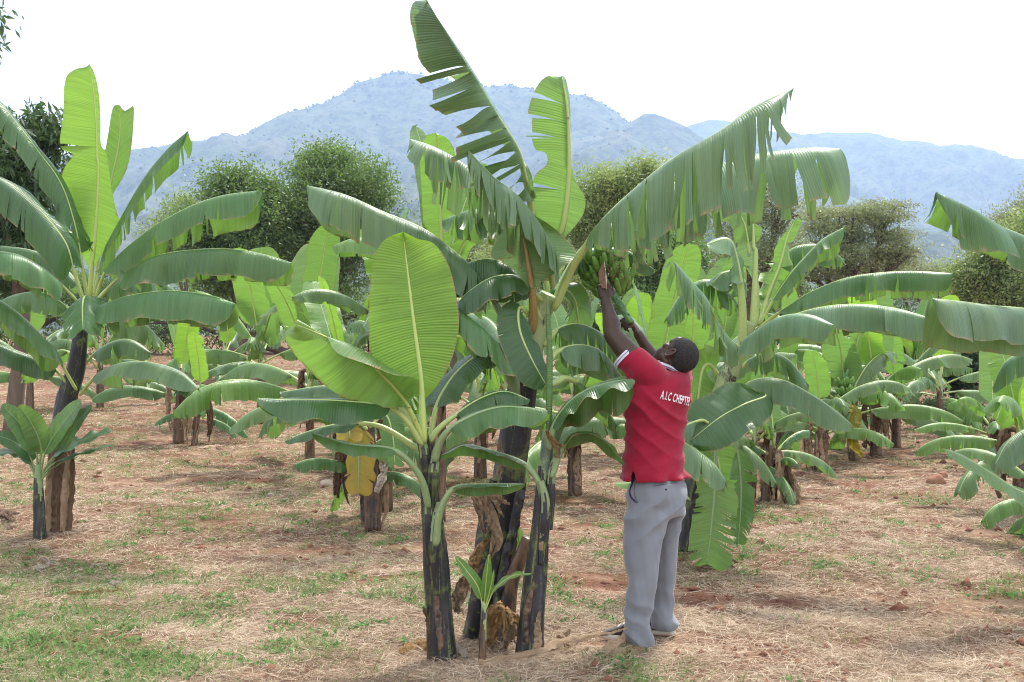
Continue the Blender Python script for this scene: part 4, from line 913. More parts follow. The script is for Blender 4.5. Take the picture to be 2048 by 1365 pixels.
# M: sucker in front of it
M_ = plant('young dark green banana sucker with short broad leaves in front of the left edge plant', 77, 9.75, None)
pseudostem(M_, [gbase(80, 9.75), *PW([(77, 1000), (76, 930)], 9.75)], [.055, .045, .028], 'stem_black', seed=19, ns=20, n=30, mats=['stem_black', 'sheath_green'], split=.42)
for pts, w1, w2, nn, mt in (([(79, 950), (90, 905), (120, 855), (163, 802)], 22, 22, (-.3, -.8, .5), 'leaf'), ([(75, 945), (82, 895), (62, 845), (37, 812)], 18, 18, (.2, -.9, .4), 'leaf_young'), ([(74, 950), (72, 905), (45, 855), (4, 809)], 17, 17, (.2, -.8, .5), 'leaf'),
    ([(80, 950), (110, 910), (165, 880), (225, 861)], 18, 22, (-.1, -.5, .8), 'leaf_dark'), ([(80, 955), (110, 925), (165, 905), (229, 888)], 13, 15, (0, -.3, 1), 'leaf_dark'), ([(74, 955), (55, 905), (20, 880), (-20, 868)], 17, 17, (.1, -.5, .8), 'leaf_dark'),
    ([(74, 958), (55, 920), (20, 903), (-20, 912)], 14, 14, (0, -.3, 1), 'leaf_dark'), ([(82, 950), (120, 900), (150, 850), (184, 812)], 16, 18, (-.3, -.8, .5), 'leaf_dark'), ([(80, 960), (100, 940), (130, 922), (155, 915)], 9, 10, (0, -.3, 1), 'leaf')):
    HL(M_, pts, Pm(w1*1.35, .15, .15, wav=.04), Pm(w2*1.3, .25, .1, wav=.04), 9.75, 9.6, tb=.25, n=nn, mat=mt, tears=(0, 0), r0=.010, res=(26, 6), tip=.5, base=.3, rib='petiole_dark')

# ---------------------------------------------------------------- R: leaning plant right of the man
Rp = plant('large leaning banana plant right of the man, torn green leaves hanging to the ground', 1370, 8.95, 'large banana plants')
D = 8.9
pseudostem(Rp, [gbase(1368, 8.95), *PW([(1384, 1000), (1405, 900), (1438, 800), (1470, 720), (1503, 645)], 8.95, 8.85)], [.095, .085, .078, .070, .062, .042], 'stem_black', seed=23, n=80, mats=['stem_black', 'stem_pale'], split=1.15)
# upright broken leaves
HL(Rp, [(1503, 655), (1507, 571), (1509, 493), (1506, 425)], Ed([(1505, 560), (1488, 530), (1470, 540), (1478, 480), (1496, 440), (1506, 425)], show='l'), Ed([(1508, 560), (1516, 520), (1512, 480), (1508, 450), (1506, 425)], show='l'), D, tb=.38, mat='leaf_grey', tears=(2, 0), td=.2, jit=.2, r0=.034, seed=1)
HL(Rp, [(1490, 690), (1488, 600), (1473, 510), (1455, 478), (1410, 490)], Pm(34, .6, 0), Pm(40, .5, 0), D-.1, D-.3, tb=.45, n=(.4, -.6, .7), mat='leaf_grey', tears=(2, 2), td=.2, jit=.25, r0=.032, seed=2)
HL(Rp, [(1484, 690), (1478, 560), (1450, 545), (1420, 570)], Pm(30, .6, 0), Pm(40, .5, 0), D+.1, D, tb=.45, n=(.2, -.6, .7), mat='leaf_grey', tears=(2, 2), td=.2, jit=.25, r0=.02, seed=3)
HL(Rp, [(1500, 510), (1490, 450), (1470, 420), (1440, 415)], Pm(40, .5, 0), Pm(40, .4, 0), D, D-.1, tb=.2, n=(.2, -.8, .5), mat='leaf_young', tears=(1, 1), td=.2, jit=.25, r0=.012, seed=4)
HL(Rp, [(1512, 650), (1536, 584), (1558, 530), (1573, 475), (1592, 436)], Ed([(1530, 600), (1516, 585), (1522, 540), (1545, 520), (1548, 500), (1566, 470), (1592, 436)], show='l'), Ed([(1534, 600), (1560, 590), (1580, 555), (1578, 520), (1580, 500), (1592, 470), (1604, 440), (1592, 436)], show='l'), D, tb=.22, mat='leaf_young', tears=(4, 3), td=.15, jit=.3, gap=.2, r0=.03, seed=5)
HL(Rp, [(1515, 650), (1545, 600), (1577, 553), (1609, 516), (1645, 480), (1688, 455)], Pm(34, .7, .1), Pm(62, .85, .1), D, D-.2, tb=.22, n=(-.3, -.3, 1), mat='leaf', tears=(4, 10), td=.25, gap=.12, tip=.15, seed=6)
HL(Rp, [(1510, 660), (1545, 632), (1577, 612), (1622, 584), (1691, 557), (1759, 546), (1831, 543), (1906, 547)], Pm(50, .8, .1), Pm(62, .88, .1), D, D-.6, tb=.16, n=(0, -.1, 1), mat='leaf', tears=(4, 15), td=.25, gap=.10, tip=.1, seed=7)
HL(Rp, [(1505, 668), (1550, 646), (1605, 624), (1668, 611), (1736, 610), (1804, 620), (1868, 639)], Pm(62, .75, .1), Pm(70, .9, .1), D-.3, D-1.0, tb=.16, n=(0, -.1, 1), mat='leaf_grey', tears=(2, 9), td=.12, gap=.0, jit=.14, tip=.15, seed=8)
HL(Rp, [(1490, 690), (1500, 672), (1554, 636), (1613, 629), (1668, 650)], Pm(60, .8, .1), Pm(74, .88, .1), D-.5, D-1.2, tb=.08, n=(0, -.1, 1), mat='leaf_grey', tears=(2, 7), td=.15, gap=.0, jit=.11, tip=.2, seed=9)
HL(Rp, [(1485, 735), (1500, 718), (1540, 706), (1580, 722), (1618, 770)], Pm(50, .85, .1), Pm(60, .9, .1), D+.2, D, tb=.1, n=UP, mat='leaf', tears=(6, 9), td=.2, gap=.12, seed=10)
HL(Rp, [(1462, 800), (1486, 772), (1523, 757), (1570, 762), (1622, 789), (1668, 820), (1706, 852)], Pm(58, .7, .1), Pm(64, .85, .1), D-.3, D-.9, tb=.16, n=(.1, -.15, 1), mat='leaf_grey', tears=(3, 11), td=.2, gap=.02, jit=.06, seed=11)
HL(Rp, [(1462, 780), (1532, 790), (1490, 808), (1440, 835), (1380, 882)], Pm(60, .12, .05), Pm(62, .12, .05), D-.6, D-1.0, tb=.25, n=(.25, -.75, .7), mat='leaf_dark', tears=(1, 1), td=.6, r0=.010, tip=.4, seed=12, pet=False)
HL(Rp, [(1455, 800), (1440, 760), (1420, 730), (1404, 740), (1395, 800), (1388, 860)], Pm(46, .1, 0), Pm(46, .1, 0), D+.1, D-.1, tb=.3, n=(-.3, .9, .3), mat='leaf_young', tears=(0, 1), r0=.02, seed=13)
HL(Rp, [(1498, 660), (1470, 600), (1420, 560), (1370, 580), (1330, 640)], Pm(60, .88, .1, .1), Pm(60, .9, .1, .1), D+.2, D+.1, tb=.2, n=UP, mat='leaf', tears=(12, 12), td=.15, gap=.2, jit=.18, seed=141)
HL(Rp, [(1505, 650), (1530, 560), (1580, 500), (1640, 490), (1690, 520)], Pm(54, .88, .1, .1), Pm(60, .9, .1, .1), D+.4, D+.4, tb=.2, n=UP, mat='leaf', tears=(12, 12), td=.15, gap=.2, jit=.18, seed=142)
HL(Rp, [(1490, 700), (1462, 680), (1432, 640), (1409, 593), (1370, 548), (1345, 520)], Pm(60, .88, .1), Pm(80, .88, .1), D-.4, D-.8, tb=.06, n=(.3, -.2, 1), mat='leaf_grey', tears=(22, 30), td=.12, gap=.26, jit=.2, tip=.15, seed=14)
HL(Rp, [(1425, 850), (1400, 840), (1350, 868), (1395, 902), (1432, 934), (1452, 965)], Pm(66, .7, .1), Pm(66, .8, .1), D-.9, D-1.2, tb=.2, n=(.4, -.4, .8), mat='leaf_grey', tears=(3, 6), td=.2, gap=.06, seed=15, r0=.012)
HL(Rp, [(1448, 800), (1436, 870), (1431, 940), (1428, 1000), (1422, 1060), (1414, 1130)], Pm(42, .12, 0, .35), Pm(52, .12, 0, .35), D-.5, D-.75, tb=.45, n=(.1, -1, .1), mat='leaf_young', tears=(11, 7), td=.1, gap=.25, jit=.15, tip=.18, r0=.016, seed=16, rib='petiole_dark')
HL(Rp, [(1442, 790), (1462, 850), (1478, 920), (1482, 1000), (1476, 1090)], Pm(20, .1, 0, .3), Pm(34, .3, 0, .3), D-.3, D-.5, tb=.35, n=(-.6, -1, .1), mat='leaf', tears=(4, 6), td=.2, gap=.15, jit=.2, r0=.016, seed=17, rib='petiole_dark')
HL(Rp, [(1425, 850), (1430, 890), (1440, 940), (1445, 992)], Pm(52, .1, 0), Pm(50, .1, 0), D-.1, D-.2, tb=.15, n=(-.1, -1, .1), mat='leaf_young', tears=(1, 1), r0=.014, seed=18, tip=.2, base=.1)
HL(Rp, [(1380, 1000), (1350, 972), (1290, 965), (1230, 968)], Pm(16, .3), Pm(18, .3), D-.2, D-.1, tb=.3, n=(0, -.5, 1), mat='leaf_young', tears=(0, 0), r0=.01, seed=19)

# ---------------------------------------------------------------- E: plant outside the right edge, its leaves reach in
Ep = plant('banana plant outside the right edge, its long pleated grey-green leaves reaching in', 2190, 8.2, 'large banana plants')
D = 7.9
pseudostem(Ep, [gbase(2190, 8.2), *PW([(2185, 900), (2178, 740), (2170, 600)], 8.2)], [.11, .10, .085, .05], 'stem_black', seed=29, n=60)
HL(Ep, [(2172, 620), (2130, 520), (2060, 478), (1995, 450), (1935, 414), (1872, 384)], Pm(78, .75, .1), Pm(96, .85, .1), 8.1, 7.4, tb=.12, n=(.2, -.2, 1), mat='leaf', tears=(5, 5), td=.2, gap=.1, jit=.14, tip=.14, seed=33)
HL(Ep, [(2170, 660), (2110, 628), (2048, 617), (1980, 611), (1920, 603), (1864, 597)], Pm(108, .94, .05, .35), Pm(96, .8, .1, .3), 7.8, 6.9, tb=.1, n=(0, -.1, 1), mat='leaf_grey', tears=(2, 2), td=.2, gap=.04, jit=.05, tip=.10, seed=34)
HL(Ep, [(2190, 1000), (2130, 1000), (2048, 985), (1985, 948), (1930, 915), (1886, 897)], Pm(46, .45, .1), Pm(40, .5, .1), 7.4, 6.7, tb=.2, n=(.1, -.55, .9), mat='leaf_young', tears=(0, 0), seed=35)
HL(Ep, [(2180, 760), (2120, 700), (2060, 700), (2010, 725), (1985, 775)], Pm(60, .85, .1), Pm(60, .85, .1), 8.3, 8.4, tb=.1, n=UP, mat='leaf', tears=(6, 6), seed=36)
HL(Ep, [(2180, 800), (2140, 830), (2080, 845), (2020, 880), (1990, 930)], Pm(66, .85, .1), Pm(66, .85, .1), 7.9, 7.7, tb=.1, n=UP, mat='leaf_grey', tears=(6, 6), seed=38)
HL(Ep, [(2190, 1010), (2140, 1040), (2080, 1070), (2040, 1100)], Pm(26, .7, .1), Pm(26, .7, .1), 7.5, 7.3, tb=.3, n=UP, mat='leaf_young', tears=(0, 0), seed=39)

# ---------------------------------------------------------------- generated plants further back
def gen_leaf(parent, top, az, el, L, wd, mat, rs, tears, d, petf=.2, sag=1.5, res=(22, 5), r0=.02, droop=.78):
    n = 7; pts = [np.array(top)-np.array([0, 0, .12])]; e = el
    dirh = np.array([math.cos(az), math.sin(az), 0]); step = L/(n-1)
    for i in range(n-1):
        k = i/(n-1)
        pts.append(pts[-1]+(dirh*math.cos(e)+np.array([0, 0, 1])*math.sin(e))*step)
        e -= sag/(n-1)*(.35+1.3*k)*math.cos(max(min(e, 1.2), -1.0))**.5
        e = max(e, -1.25)
    pts = np.array(pts)
    nn = nrm(-dirh*math.sin(el)+np.array([0, 0, 1])*math.cos(el)) if el > 1.15 else np.array([0, 0, 1.])
    SEED[0] += 1
    up = el > 1.15
    return leaf(parent, pts, dict(Pm(wd, .22 if up else droop, .1, .15)), dict(Pm(wd, .22 if up else droop, .1, .15)), tb=petf, n=nn, n1=(nn*.4+np.array([0, 0, .6])-dirh*.2) if up else nn, tears=tears, td=.3, gap=.09, jit=.12, r0=r0, mat=mat, rib='petiole', seed=SEED[0], res=res, tip=.25)
def gplant(label, px, d, ytop, nl=9, seed=0, mat='leaf_far', Lf=1.0, young=2, lean=0., rstem=.085, group='banana plants further back', tears=(5, 6), old=True, bunch_=None, dead=0, gold=False, sz=.86, hsf=.46):
    rs = np.random.RandomState(seed); base = gbase(px, d)
    r = root('banana_plant', label, 'banana plant', base, group)
    ztop = zt(ytop, d); H = ztop-base[2]           # crown tip height
    hs = H*hsf
    topx = base[0]+lean; top = np.array([topx, d, base[2]+hs])
    pseudostem(r, [base, (base[0]+lean*.3, d, base[2]+hs*.4), (base[0]+lean*.75, d, base[2]+hs*.8), top], [rstem*sz, rstem*.85*sz, rstem*.7*sz, rstem*.42*sz], 'stem_brown', seed=seed, n=26, ns=16, mats=['stem_brown', 'stem_pale'], split=base[2]+hs*.68)
    Lm = H*.70*Lf; nl = nl+rs.randint(-1, 3)
    dead = dead or (2 if d < 20 else 0)
    for i in range(nl):
        az = i*2.39996+rs.rand()*.5+seed
        k = i/(nl-1)
        el = 1.42-.10*i if i < young else 1.15-1.05*k+rs.normal(0, .16)
        m_ = 'leaf_glow' if (i < young and rs.rand() < .25) else ('leaf_young' if rs.rand() < .3 or i < young else mat)
        if gold and i == nl-1: m_ = 'leaf_yellow'
        gen_leaf(r, top-np.array([0, 0, k*.34*H/2]), az, el, Lm*rs.uniform(.68, 1.12), Lm*.155*rs.uniform(.8, 1.15), m_, rs, (0, 1) if i < young else (rs.randint(2, 12), rs.randint(2, 12)), d, sag=.5 if i < young else rs.uniform(1.1, 2.0), r0=.012+.006*H/2)
    if d < 20:
        for k in range(4):
            a = -PI/2+rs.uniform(-1.3, 1.3); rr_ = rstem*sz*.97; dr = np.array([math.cos(a), math.sin(a), 0])
            z0_ = rs.uniform(0, .35)*hs; z1_ = z0_+rs.uniform(.3, .6)*hs
            b0 = np.array(base)
            ribbon(r, np.array([b0+dr*rr_+(0, 0, z0_), b0+(lean*.3, 0, 0)+dr*rr_*1.05+(0, 0, (z0_+z1_)/2), b0+(lean*.6, 0, 0)+dr*rr_*(.95+rs.rand()*.5)+(0, 0, z1_)]), rr_*.5, ['dry_leaf', 'dry_dark', 'stem_brown'][rs.randint(3)], 'sheath_flap', .9, .012, seed+k*3, hint=tuple(dr), n=20, m=6, basew=1)
    for k in range(dead):
        a = rs.rand()*6.28; e = np.array([math.cos(a), math.sin(a)*.6-.4, 0])
        t0 = top-np.array([0, 0, .15+.1*k])
        ribbon(r, np.array([t0, t0+e*.16+np.array([0, 0, .02]), t0+e*.2-np.array([0, 0, .35]), t0+e*.14-np.array([0, 0, .7])]), .06, 'dry_leaf' if k % 2 else 'dry_dark', 'dead_leaf', .7, .03, seed+k*7)
    return r
gplant('banana plant with a thick brown stem right of the left edge plant', 357, 18.6, 560, 9, 3, 'leaf', .8, 2, .05, .11)
gplant('thin-stemmed banana plant close beside the thick brown one on the left', 388, 18.2, 640, 6, 4, 'leaf', .7, 1, .12, .06)
gplant('banana plant whose short dark stem shows just right of the left edge plant', 200, 25, 545, 8, 6, 'leaf_far', .9, 1, 0, .10)
gplant('pale green banana plant with golden leaf stalks in the left middle distance', 520, 22, 470, 10, 8, 'leaf_far', .9, 3, -.0, .08)
gplant('banana plant behind the golden-stalked one, low leaves over three thin stems', 450, 30, 590, 8, 9, 'leaf_far', 1, 2, 0, .08)
gplant('banana plant on a brown stem just behind the yellow hanging leaf', 735, 10.6, 640, 7, 14, 'leaf', .62, 1, -.05, .07, dead=2)
gplant('banana plant with tall young leaves rising above the longest left-hand leaf of the clump', 770, 11.5, 335, 9, 19, 'leaf_far', .48, 3, 0, .09, hsf=.66)
gplant('banana plant with torn bright leaves filling the gap left of the tall middle stem', 875, 10.6, 262, 11, 21, 'leaf_grey', .5, 3, .05, .09, hsf=.68)
gplant('banana plant with a glowing yellow-green leaf behind the big upright leaf', 690, 13.5, 500, 8, 16, 'leaf_far', .85, 3, 0, .08)
gplant('banana plant half hidden behind the left hanging leaves of the clump', 620, 15.5, 470, 9, 18, 'leaf_far', .85, 2, 0, .08)
gplant('banana plant directly behind the middle clump', 960, 14, 520, 9, 20, 'leaf_far', .85, 2, 0, .09)
gplant('banana plant with bright leaves behind the raised left arm', 1150, 12.5, 500, 9, 25, 'leaf_young', .8, 2, 0, .09)
gplant('banana plant with torn leaves just above the head of the man', 1330, 12.5, 485, 10, 28, 'leaf_far', .85, 2, -.1, .09)
gplant('bright banana plant further back between the man and the leaning plant', 1260, 17, 555, 9, 30, 'leaf_young', .85, 3, 0, .09)
gplant('brown-stemmed banana plant standing just right of the leaning plant', 1503, 12.3, 660, 6, 32, 'leaf_far', .75, 1, .05, .06, dead=2)
gplant('banana plant wrapped in shaggy dead leaves right of the leaning plant', 1530, 12.1, 700, 7, 33, 'leaf', .65, 1, .1, .055, dead=5)
gplant('banana plant with a thick short stem in the middle of the right clearing edge', 1642, 14.8, 640, 8, 35, 'leaf_far', .85, 1, .0, .11)
gplant('banana plant carrying a small green bunch, with a yellow dead leaf beside its stem', 1708, 16.5, 600, 9, 37, 'leaf_far', .95, 1, -.1, .09, dead=2)
gplant('banana plant with brown papery stem at the right end of the row', 1752, 17.2, 575, 9, 39, 'leaf_far', .95, 2, 0, .11, dead=3)
gplant('dark-stemmed banana plant last in the right row beside the grey-green bush', 1792, 18.2, 620, 8, 41, 'leaf_far', .9, 1, 0, .09)
gplant('banana plant with fresh striped leaves at the right edge behind the pleated leaves', 2040, 11.5, 620, 10, 43, 'leaf_far', .95, 2, 0, .09, dead=1)
gplant('banana plant peeping out behind the lower right leaves', 1985, 15, 690, 8, 45, 'leaf_far', .9, 1, 0, .09)
gplant('distant banana plant above the low leaves of the right row', 1600, 23, 560, 8, 47, 'leaf_young', 1, 2, 0, .09)
gplant('distant pale banana plant between the leaning plant and the row', 1440, 20, 540, 8, 49, 'leaf_young', 1, 3, 0, .09)
gplant('distant banana plant at the far left edge behind the lower leaves', 60, 24, 560, 8, 55, 'leaf_far', 1, 1, 0, .10)
gplant('distant banana plant in the row on the far right, under the big pleated leaf', 1880, 21, 600, 8, 61, 'leaf_far', 1, 1, 0, .09)
for lab, px_, d_, yt, sd_ in (("pale banana plant low behind the glowing upright leaf", 850, 18, 560, 72), 
    ("distant banana plant just behind the red shirt", 1300, 26, 610, 76),
    ("distant banana plant below the torn leaves beside the man's head", 1390, 15.5, 560, 77), ("distant banana plant right of the leaning plant's stem", 1560, 18, 590, 78), ("distant banana plant behind the bunch-bearing one", 1670, 25, 590, 79),
    ("distant banana plant behind the right end of the row", 1830, 26, 610, 82),
    ("banana plant low in the lower right corner of the far row", 2090, 9.6, 760, 83), ("distant banana plant straight above the small sucker", 1010, 19, 590, 85)):
    gplant(lab, px_, d_, yt, 8, sd_, 'leaf_far' if sd_ % 3 else 'leaf_young', 1.0, 2, 0, .085)
# second small plant pieces: the yellow hanging leaves
YL = plant('low banana plant with one yellow and brown leaf hanging straight down, left of the clump', 720, 10.2, None)
pseudostem(YL, [gbase(745, 10.3), *PW([(742, 930), (738, 840)], 10.3)], [.07, .06, .04], 'stem_brown', seed=31, ns=16, n=24)
HL(YL, [(735, 850), (722, 850), (718, 905), (716, 985)], Pm(30, .3, 0, .3), Pm(38, .3, 0, .3), 10.2, 10.1, tb=.12, n=CAMD, mat='leaf_yellow', tears=(6, 3), td=.3, gap=.14, jit=.12, tip=.2, base=.1, rib='petiole_dark')
HL(YL, [(735, 860), (710, 838), (700, 850), (700, 878)], Pm(30, .2), Pm(30, .2), 10.15, 10.05, tb=.2, n=(0, -1, .3), mat='leaf_yellow', tears=(2, 2), tip=.2)
HL(YL, [(738, 855), (770, 830), (785, 870), (790, 930)], Pm(28, .2), Pm(30, .2), 10.15, 10.05, tb=.2, n=(-.3, -1, .3), mat='leaf', tears=(4, 4), tip=.2)
ribbon(YL, PW([(752, 985), (764, 960), (768, 920)], 10.05), .035, 'dry_white', 'dead_leaf', .7, .01, 77, basew=1)
bunch('small green banana bunch hanging among the leaves of the right row', P(1688, 762, 16.2), (.1, -.2, -1), (.08, .2, .32), 8, .17, .024, [P(1700, 730, 16.3), P(1694, 745, 16.3), P(1690, 765, 16.2), P(1690, 800, 16.2)], 9, None, .06)
YF = root('hanging_leaf', 'bright yellow dead leaf hanging down a stem in the right row', 'dead leaf', P(1712, 905, 16.2))
ribbon(YF, PW([(1698, 812), (1712, 830), (1706, 880), (1726, 915)], 14.6), .085, 'leaf_yellow', 'leaf_strip', .4, .02, 78)
# ---------------------------------------------------------------- litter on the ground
def litter(label, pts, w, mat, seed, name='fallen_leaf', **k):
    pw_ = []
    for (x_, y_) in pts:
        d_ = 3864/(y_-682.5); X_ = W(x_, d_); pw_.append((X_, d_, float(gz(X_, d_))+.03))
    k['curl'] = .45; k['crump'] = .012
    r = root(name, label, 'dead leaf', pw_[0]); ribbon(r, np.array(pw_), w*.62, mat, 'leaf_strip', hint=(0, -.5, 1), seed=seed, strips=3, n=60, **k)
litter('long dry brown banana leaf lying on the ground in front of the shoes', [(960, 1362), (1060, 1345), (1150, 1328), (1262, 1318)], .12, 'dry_leaf', 81, curl=.6, crump=.03)
litter('crumpled dry leaf near the shoe of the man, beside the long brown leaf', [(1205, 1335), (1235, 1322), (1262, 1312)], .09, 'dry_leaf', 82, curl=.8, crump=.03)
litter('pale dry leaf scrap standing at the foot of the left stem of the clump', [(905, 1302), (918, 1325), (932, 1350)], .05, 'dry_white', 83, curl=.5, crump=.012)
litter('dry brown leaf sheath lying on the ground at the left edge', [(-30, 1020), (20, 1045), (55, 1068)], .10, 'dry_dark', 84, curl=.6, crump=.03)
litter('pale curled leaf scrap on the left grass, under the young sucker', [(70, 1142), (95, 1132)], .05, 'dry_white', 85)
litter('narrow pale leaf strip lying on the left grass', [(135, 1186), (235, 1184)], .02, 'dry_tan', 86)
litter('small folded white leaf scrap on the end of the pale strip', [(222, 1160), (234, 1180)], .025, 'dry_white', 87)
litter('flat dry leaf lying right of the clump', [(1105, 1315), (1150, 1300)], .06, 'dry_leaf', 88)
def rock(label, px, py, r, mat, seed, name='clod', cat='clod of earth'):
    d_ = 3864/(py-682.5); X_ = W(px, d_)
    V, Fr = ico((X_, d_, float(gz(X_, d_))+r*.35), r, 3, (1.2, 1, .75))
    V = V+nrm(V-V.mean(0))*(fbm(V[:, 0]*9/r*.1+seed, V[:, 1]*.9/r+V[:, 2]*.8/r, seed, 3)[:, None]-.5)*r*.8
    o = mk(name, V, Fr, mat); tag(o, label, cat)
b = NB('clod_mat'); n_ = b.noise(b.pos(), 40, 4); b.done(b.bsdf(b.mix(n_, (.16, .07, .045), (.36, .2, .13)), .95, .1, b.bump(n_, .8, .02)))
b = NB('stone_mat'); n_ = b.noise(b.pos(), 40, 4); b.done(b.bsdf(b.mix(n_, (.28, .2, .15), (.5, .4, .32)), .9, .2, b.bump(n_, .5, .01)))
litter('dry brown leaf strips heaped at the foot of the right stem of the clump', [(1060, 1335), (1100, 1318), (1140, 1322)], .08, 'dry_leaf', 89, curl=.8, crump=.03)
litter('torn tan leaf piece lying left of the clump', [(800, 1318), (840, 1305), (858, 1318)], .07, 'dry_tan', 90, curl=.7, crump=.03)
litter('dry brown leaf lying between the leaning plant and the man', [(1395, 1150), (1440, 1140), (1480, 1146)], .08, 'dry_dark', 91, curl=.7, crump=.03)
litter('curled brown leaf on the open ground of the left clearing', [(395, 905), (425, 902), (445, 908)], .12, 'dry_leaf', 92, curl=.8, crump=.03)
rock('reddish clod of earth in the right clearing', 1872, 968, .10, 'clod_mat', 3)
rock('smaller red clod right behind the larger one', 1884, 955, .06, 'clod_mat', 4)
rock('dark clod of earth on the straw right of the man', 1437, 1225, .035, 'clod_mat', 5)
rock('orange-brown stone in the middle of the left clearing', 541, 995, .035, 'stone_mat', 6, 'stone', 'stone')
rock('pale stone near the yellow hanging leaf', 655, 975, .08, 'stone_mat', 7, 'stone', 'stone')
rock('tan stone at the bottom edge right of the clump', 1218, 1360, .022, 'stone_mat', 8, 'stone', 'stone')
# ---------------------------------------------------------------- the man
b = NB('skin'); p = b.tex('Object'); n_ = b.noise(p, 30, 4); n2 = b.noise(p, 260, 2)
b.done(b.bsdf(b.mix(n_, (.032, .017, .012), (.070, .038, .028)), .46, .38, b.bump(b.math('ADD', n_, b.math('MULTIPLY', n2, .4)), .25, .002), **{'Subsurface Weight': .05}))
b = NB('hair'); p = b.tex('Object'); n_ = b.noise(p, 190, 3, .7); n2 = b.noise(p, 60, 3)
b.done(b.bsdf(b.mix(b.mapr(n_, .35, .7), (.006, .005, .006), (.05, .045, .045)), .75, .25, b.bump(b.math('ADD', n_, n2), 1, .006)))
def cloth(name, c, rough=.85, weave=900, cc=None, sheen=.3, amp=.15):
    b = NB(name); p = b.tex('Object'); n1 = b.noise(p, weave, 2); n2 = b.noise(p, 5, 3); n3 = b.noise(b.scale(p, 1, 1, .25), 30, 3)
    col = b.mix(b.mapr(n2, .3, .7), tuple(x*(1-amp) for x in c), tuple(x*(1+amp) for x in c))
    col = b.mix(b.mapr(n1, .3, .7, 0, .35), col, cc or tuple(x*.7 for x in c))
    b.done(b.bsdf(col, rough, .2, b.bump(b.math('ADD', b.math('MULTIPLY', n1, .4), n3), .25, .003), **{'Sheen Weight': sheen}))
cloth('shirt_red', (.27, .006, .029), .8, 700, (.20, .004, .02), .15)
cloth('trouser_grey', (.19, .205, .235), .85, 900, (.14, .152, .18))
cloth('rib_white', (.55, .55, .66), .8, 900, (.4, .4, .5)); cloth('navy', (.02, .025, .06), .8); cloth('text_white', (.80, .72, .74), .7)
cloth('shoe_brown', (.045, .026, .024), .7); cloth('shoe_black', (.012, .012, .014), .6); cloth('sole_tan', (.42, .30, .22), .7); cloth('sole_white', (.6, .58, .54), .6)

def remesh(name, acc, voxel, smooth=4, fac=.5):
    V = np.vstack(acc.V)
    me = bpy.data.meshes.new('t'); me.from_pydata([tuple(v) for v in V], [], acc.F)
    o = bpy.data.objects.new('t', me); COL.objects.link(o)
    m = o.modifiers.new('r', 'REMESH'); m.mode = 'VOXEL'; m.voxel_size = voxel
    if smooth:
        s = o.modifiers.new('s', 'SMOOTH'); s.iterations = smooth; s.factor = fac
    dg = bpy.context.evaluated_depsgraph_get(); dg.update()
    r = bpy.data.meshes.new_from_object(o.evaluated_get(dg))
    n = len(r.vertices); v = np.empty(n*3, np.float32); r.vertices.foreach_get('co', v)
    F = [tuple(p.vertices) for p in r.polygons]
    bpy.data.objects.remove(o)
    return v.reshape(-1, 3).astype(float), F
def vnorm(V, F):
    Fq = np.array([f if len(f) == 4 else (*f, f[-1]) for f in F])
    n = np.cross(V[Fq[:, 2]]-V[Fq[:, 0]], V[Fq[:, 3]]-V[Fq[:, 1]])
    N = np.zeros_like(V)
    for k in range(4): np.add.at(N, Fq[:, k], n)
    return nrm(N)
def limb(acc, pts, rad, ns=18, flat=1., hint=(0, 0, 1), n=24):
    """round-ended tapered limb"""
    C = catmull(pts, n); R = np.interp(np.linspace(0, 1, n), np.linspace(0, 1, len(rad)), rad)
    V, F, uv = tube(C, R, ns, flat, True, hint); acc.add(V, F)
    for c, r in ((C[0], R[0]), (C[-1], R[-1])):
        V, F = ico(c, r*.98, 1, (1, 1, 1)); acc.add(V, F)
YAW = math.radians(33)
Lx = np.array([-math.cos(YAW), -math.sin(YAW), 0]); Fw = np.array([-math.sin(YAW), math.cos(YAW), 0])   # his left, his front
man = root('person', 'man in red polo shirt and grey trousers, back turned, reaching up to a banana bunch', 'person', (W(1310, 6.4), 6.40, float(gz(W(1310, 6.4), 6.4))))
def rings(spec, depth, rho, nn=40, power=2.2, yaw=YAW):
    """spec rows: (y px, left px, right px[, ddepth, rho])"""
    out = []
    th = np.linspace(0, 2*PI, nn, endpoint=False)
    for row in spec:
        y, xl, xr = row[:3]; dd = row[3] if len(row) > 3 else 0; rh = row[4] if len(row) > 4 else rho
        d = depth+dd
        hw = (xr-xl)/2/F_PX*d; k = math.sqrt(math.cos(yaw)**2+(rh*math.sin(yaw))**2); a = hw/k; b_ = a*rh
        c = P((xl+xr)/2, y, d)
        l = np.array([-math.cos(yaw), -math.sin(yaw), 0]); f = np.array([-math.sin(yaw), math.cos(yaw), 0])
        ct, st = np.cos(th), np.sin(th); q = 2/power
        out.append(c+a*(np.sign(ct)*abs(ct)**q)[:, None]*l+b_*(np.sign(st)*abs(st)**q)[:, None]*f)
    return np.array(out)
def loft(acc, R, up=True):
    n, ns = R.shape[:2]
    C = np.stack([np.stack([catmull(R[:, j], n*5)[:, k] for j in range(ns)], 1) for k in range(3)], -1)
    m = C.shape[0]; V = C.reshape(-1, 3); F = [tuple(f) for f in grid_faces(m, ns, 0, True)]
    V = np.vstack([V, C[0].mean(0), C[-1].mean(0)]); a = m*ns
    F += [(a, (j+1) % ns, j) for j in range(ns)]+[(a+1, (m-1)*ns+j, (m-1)*ns+(j+1) % ns) for j in range(ns)]
    acc.add(V, F)
DT = 6.36
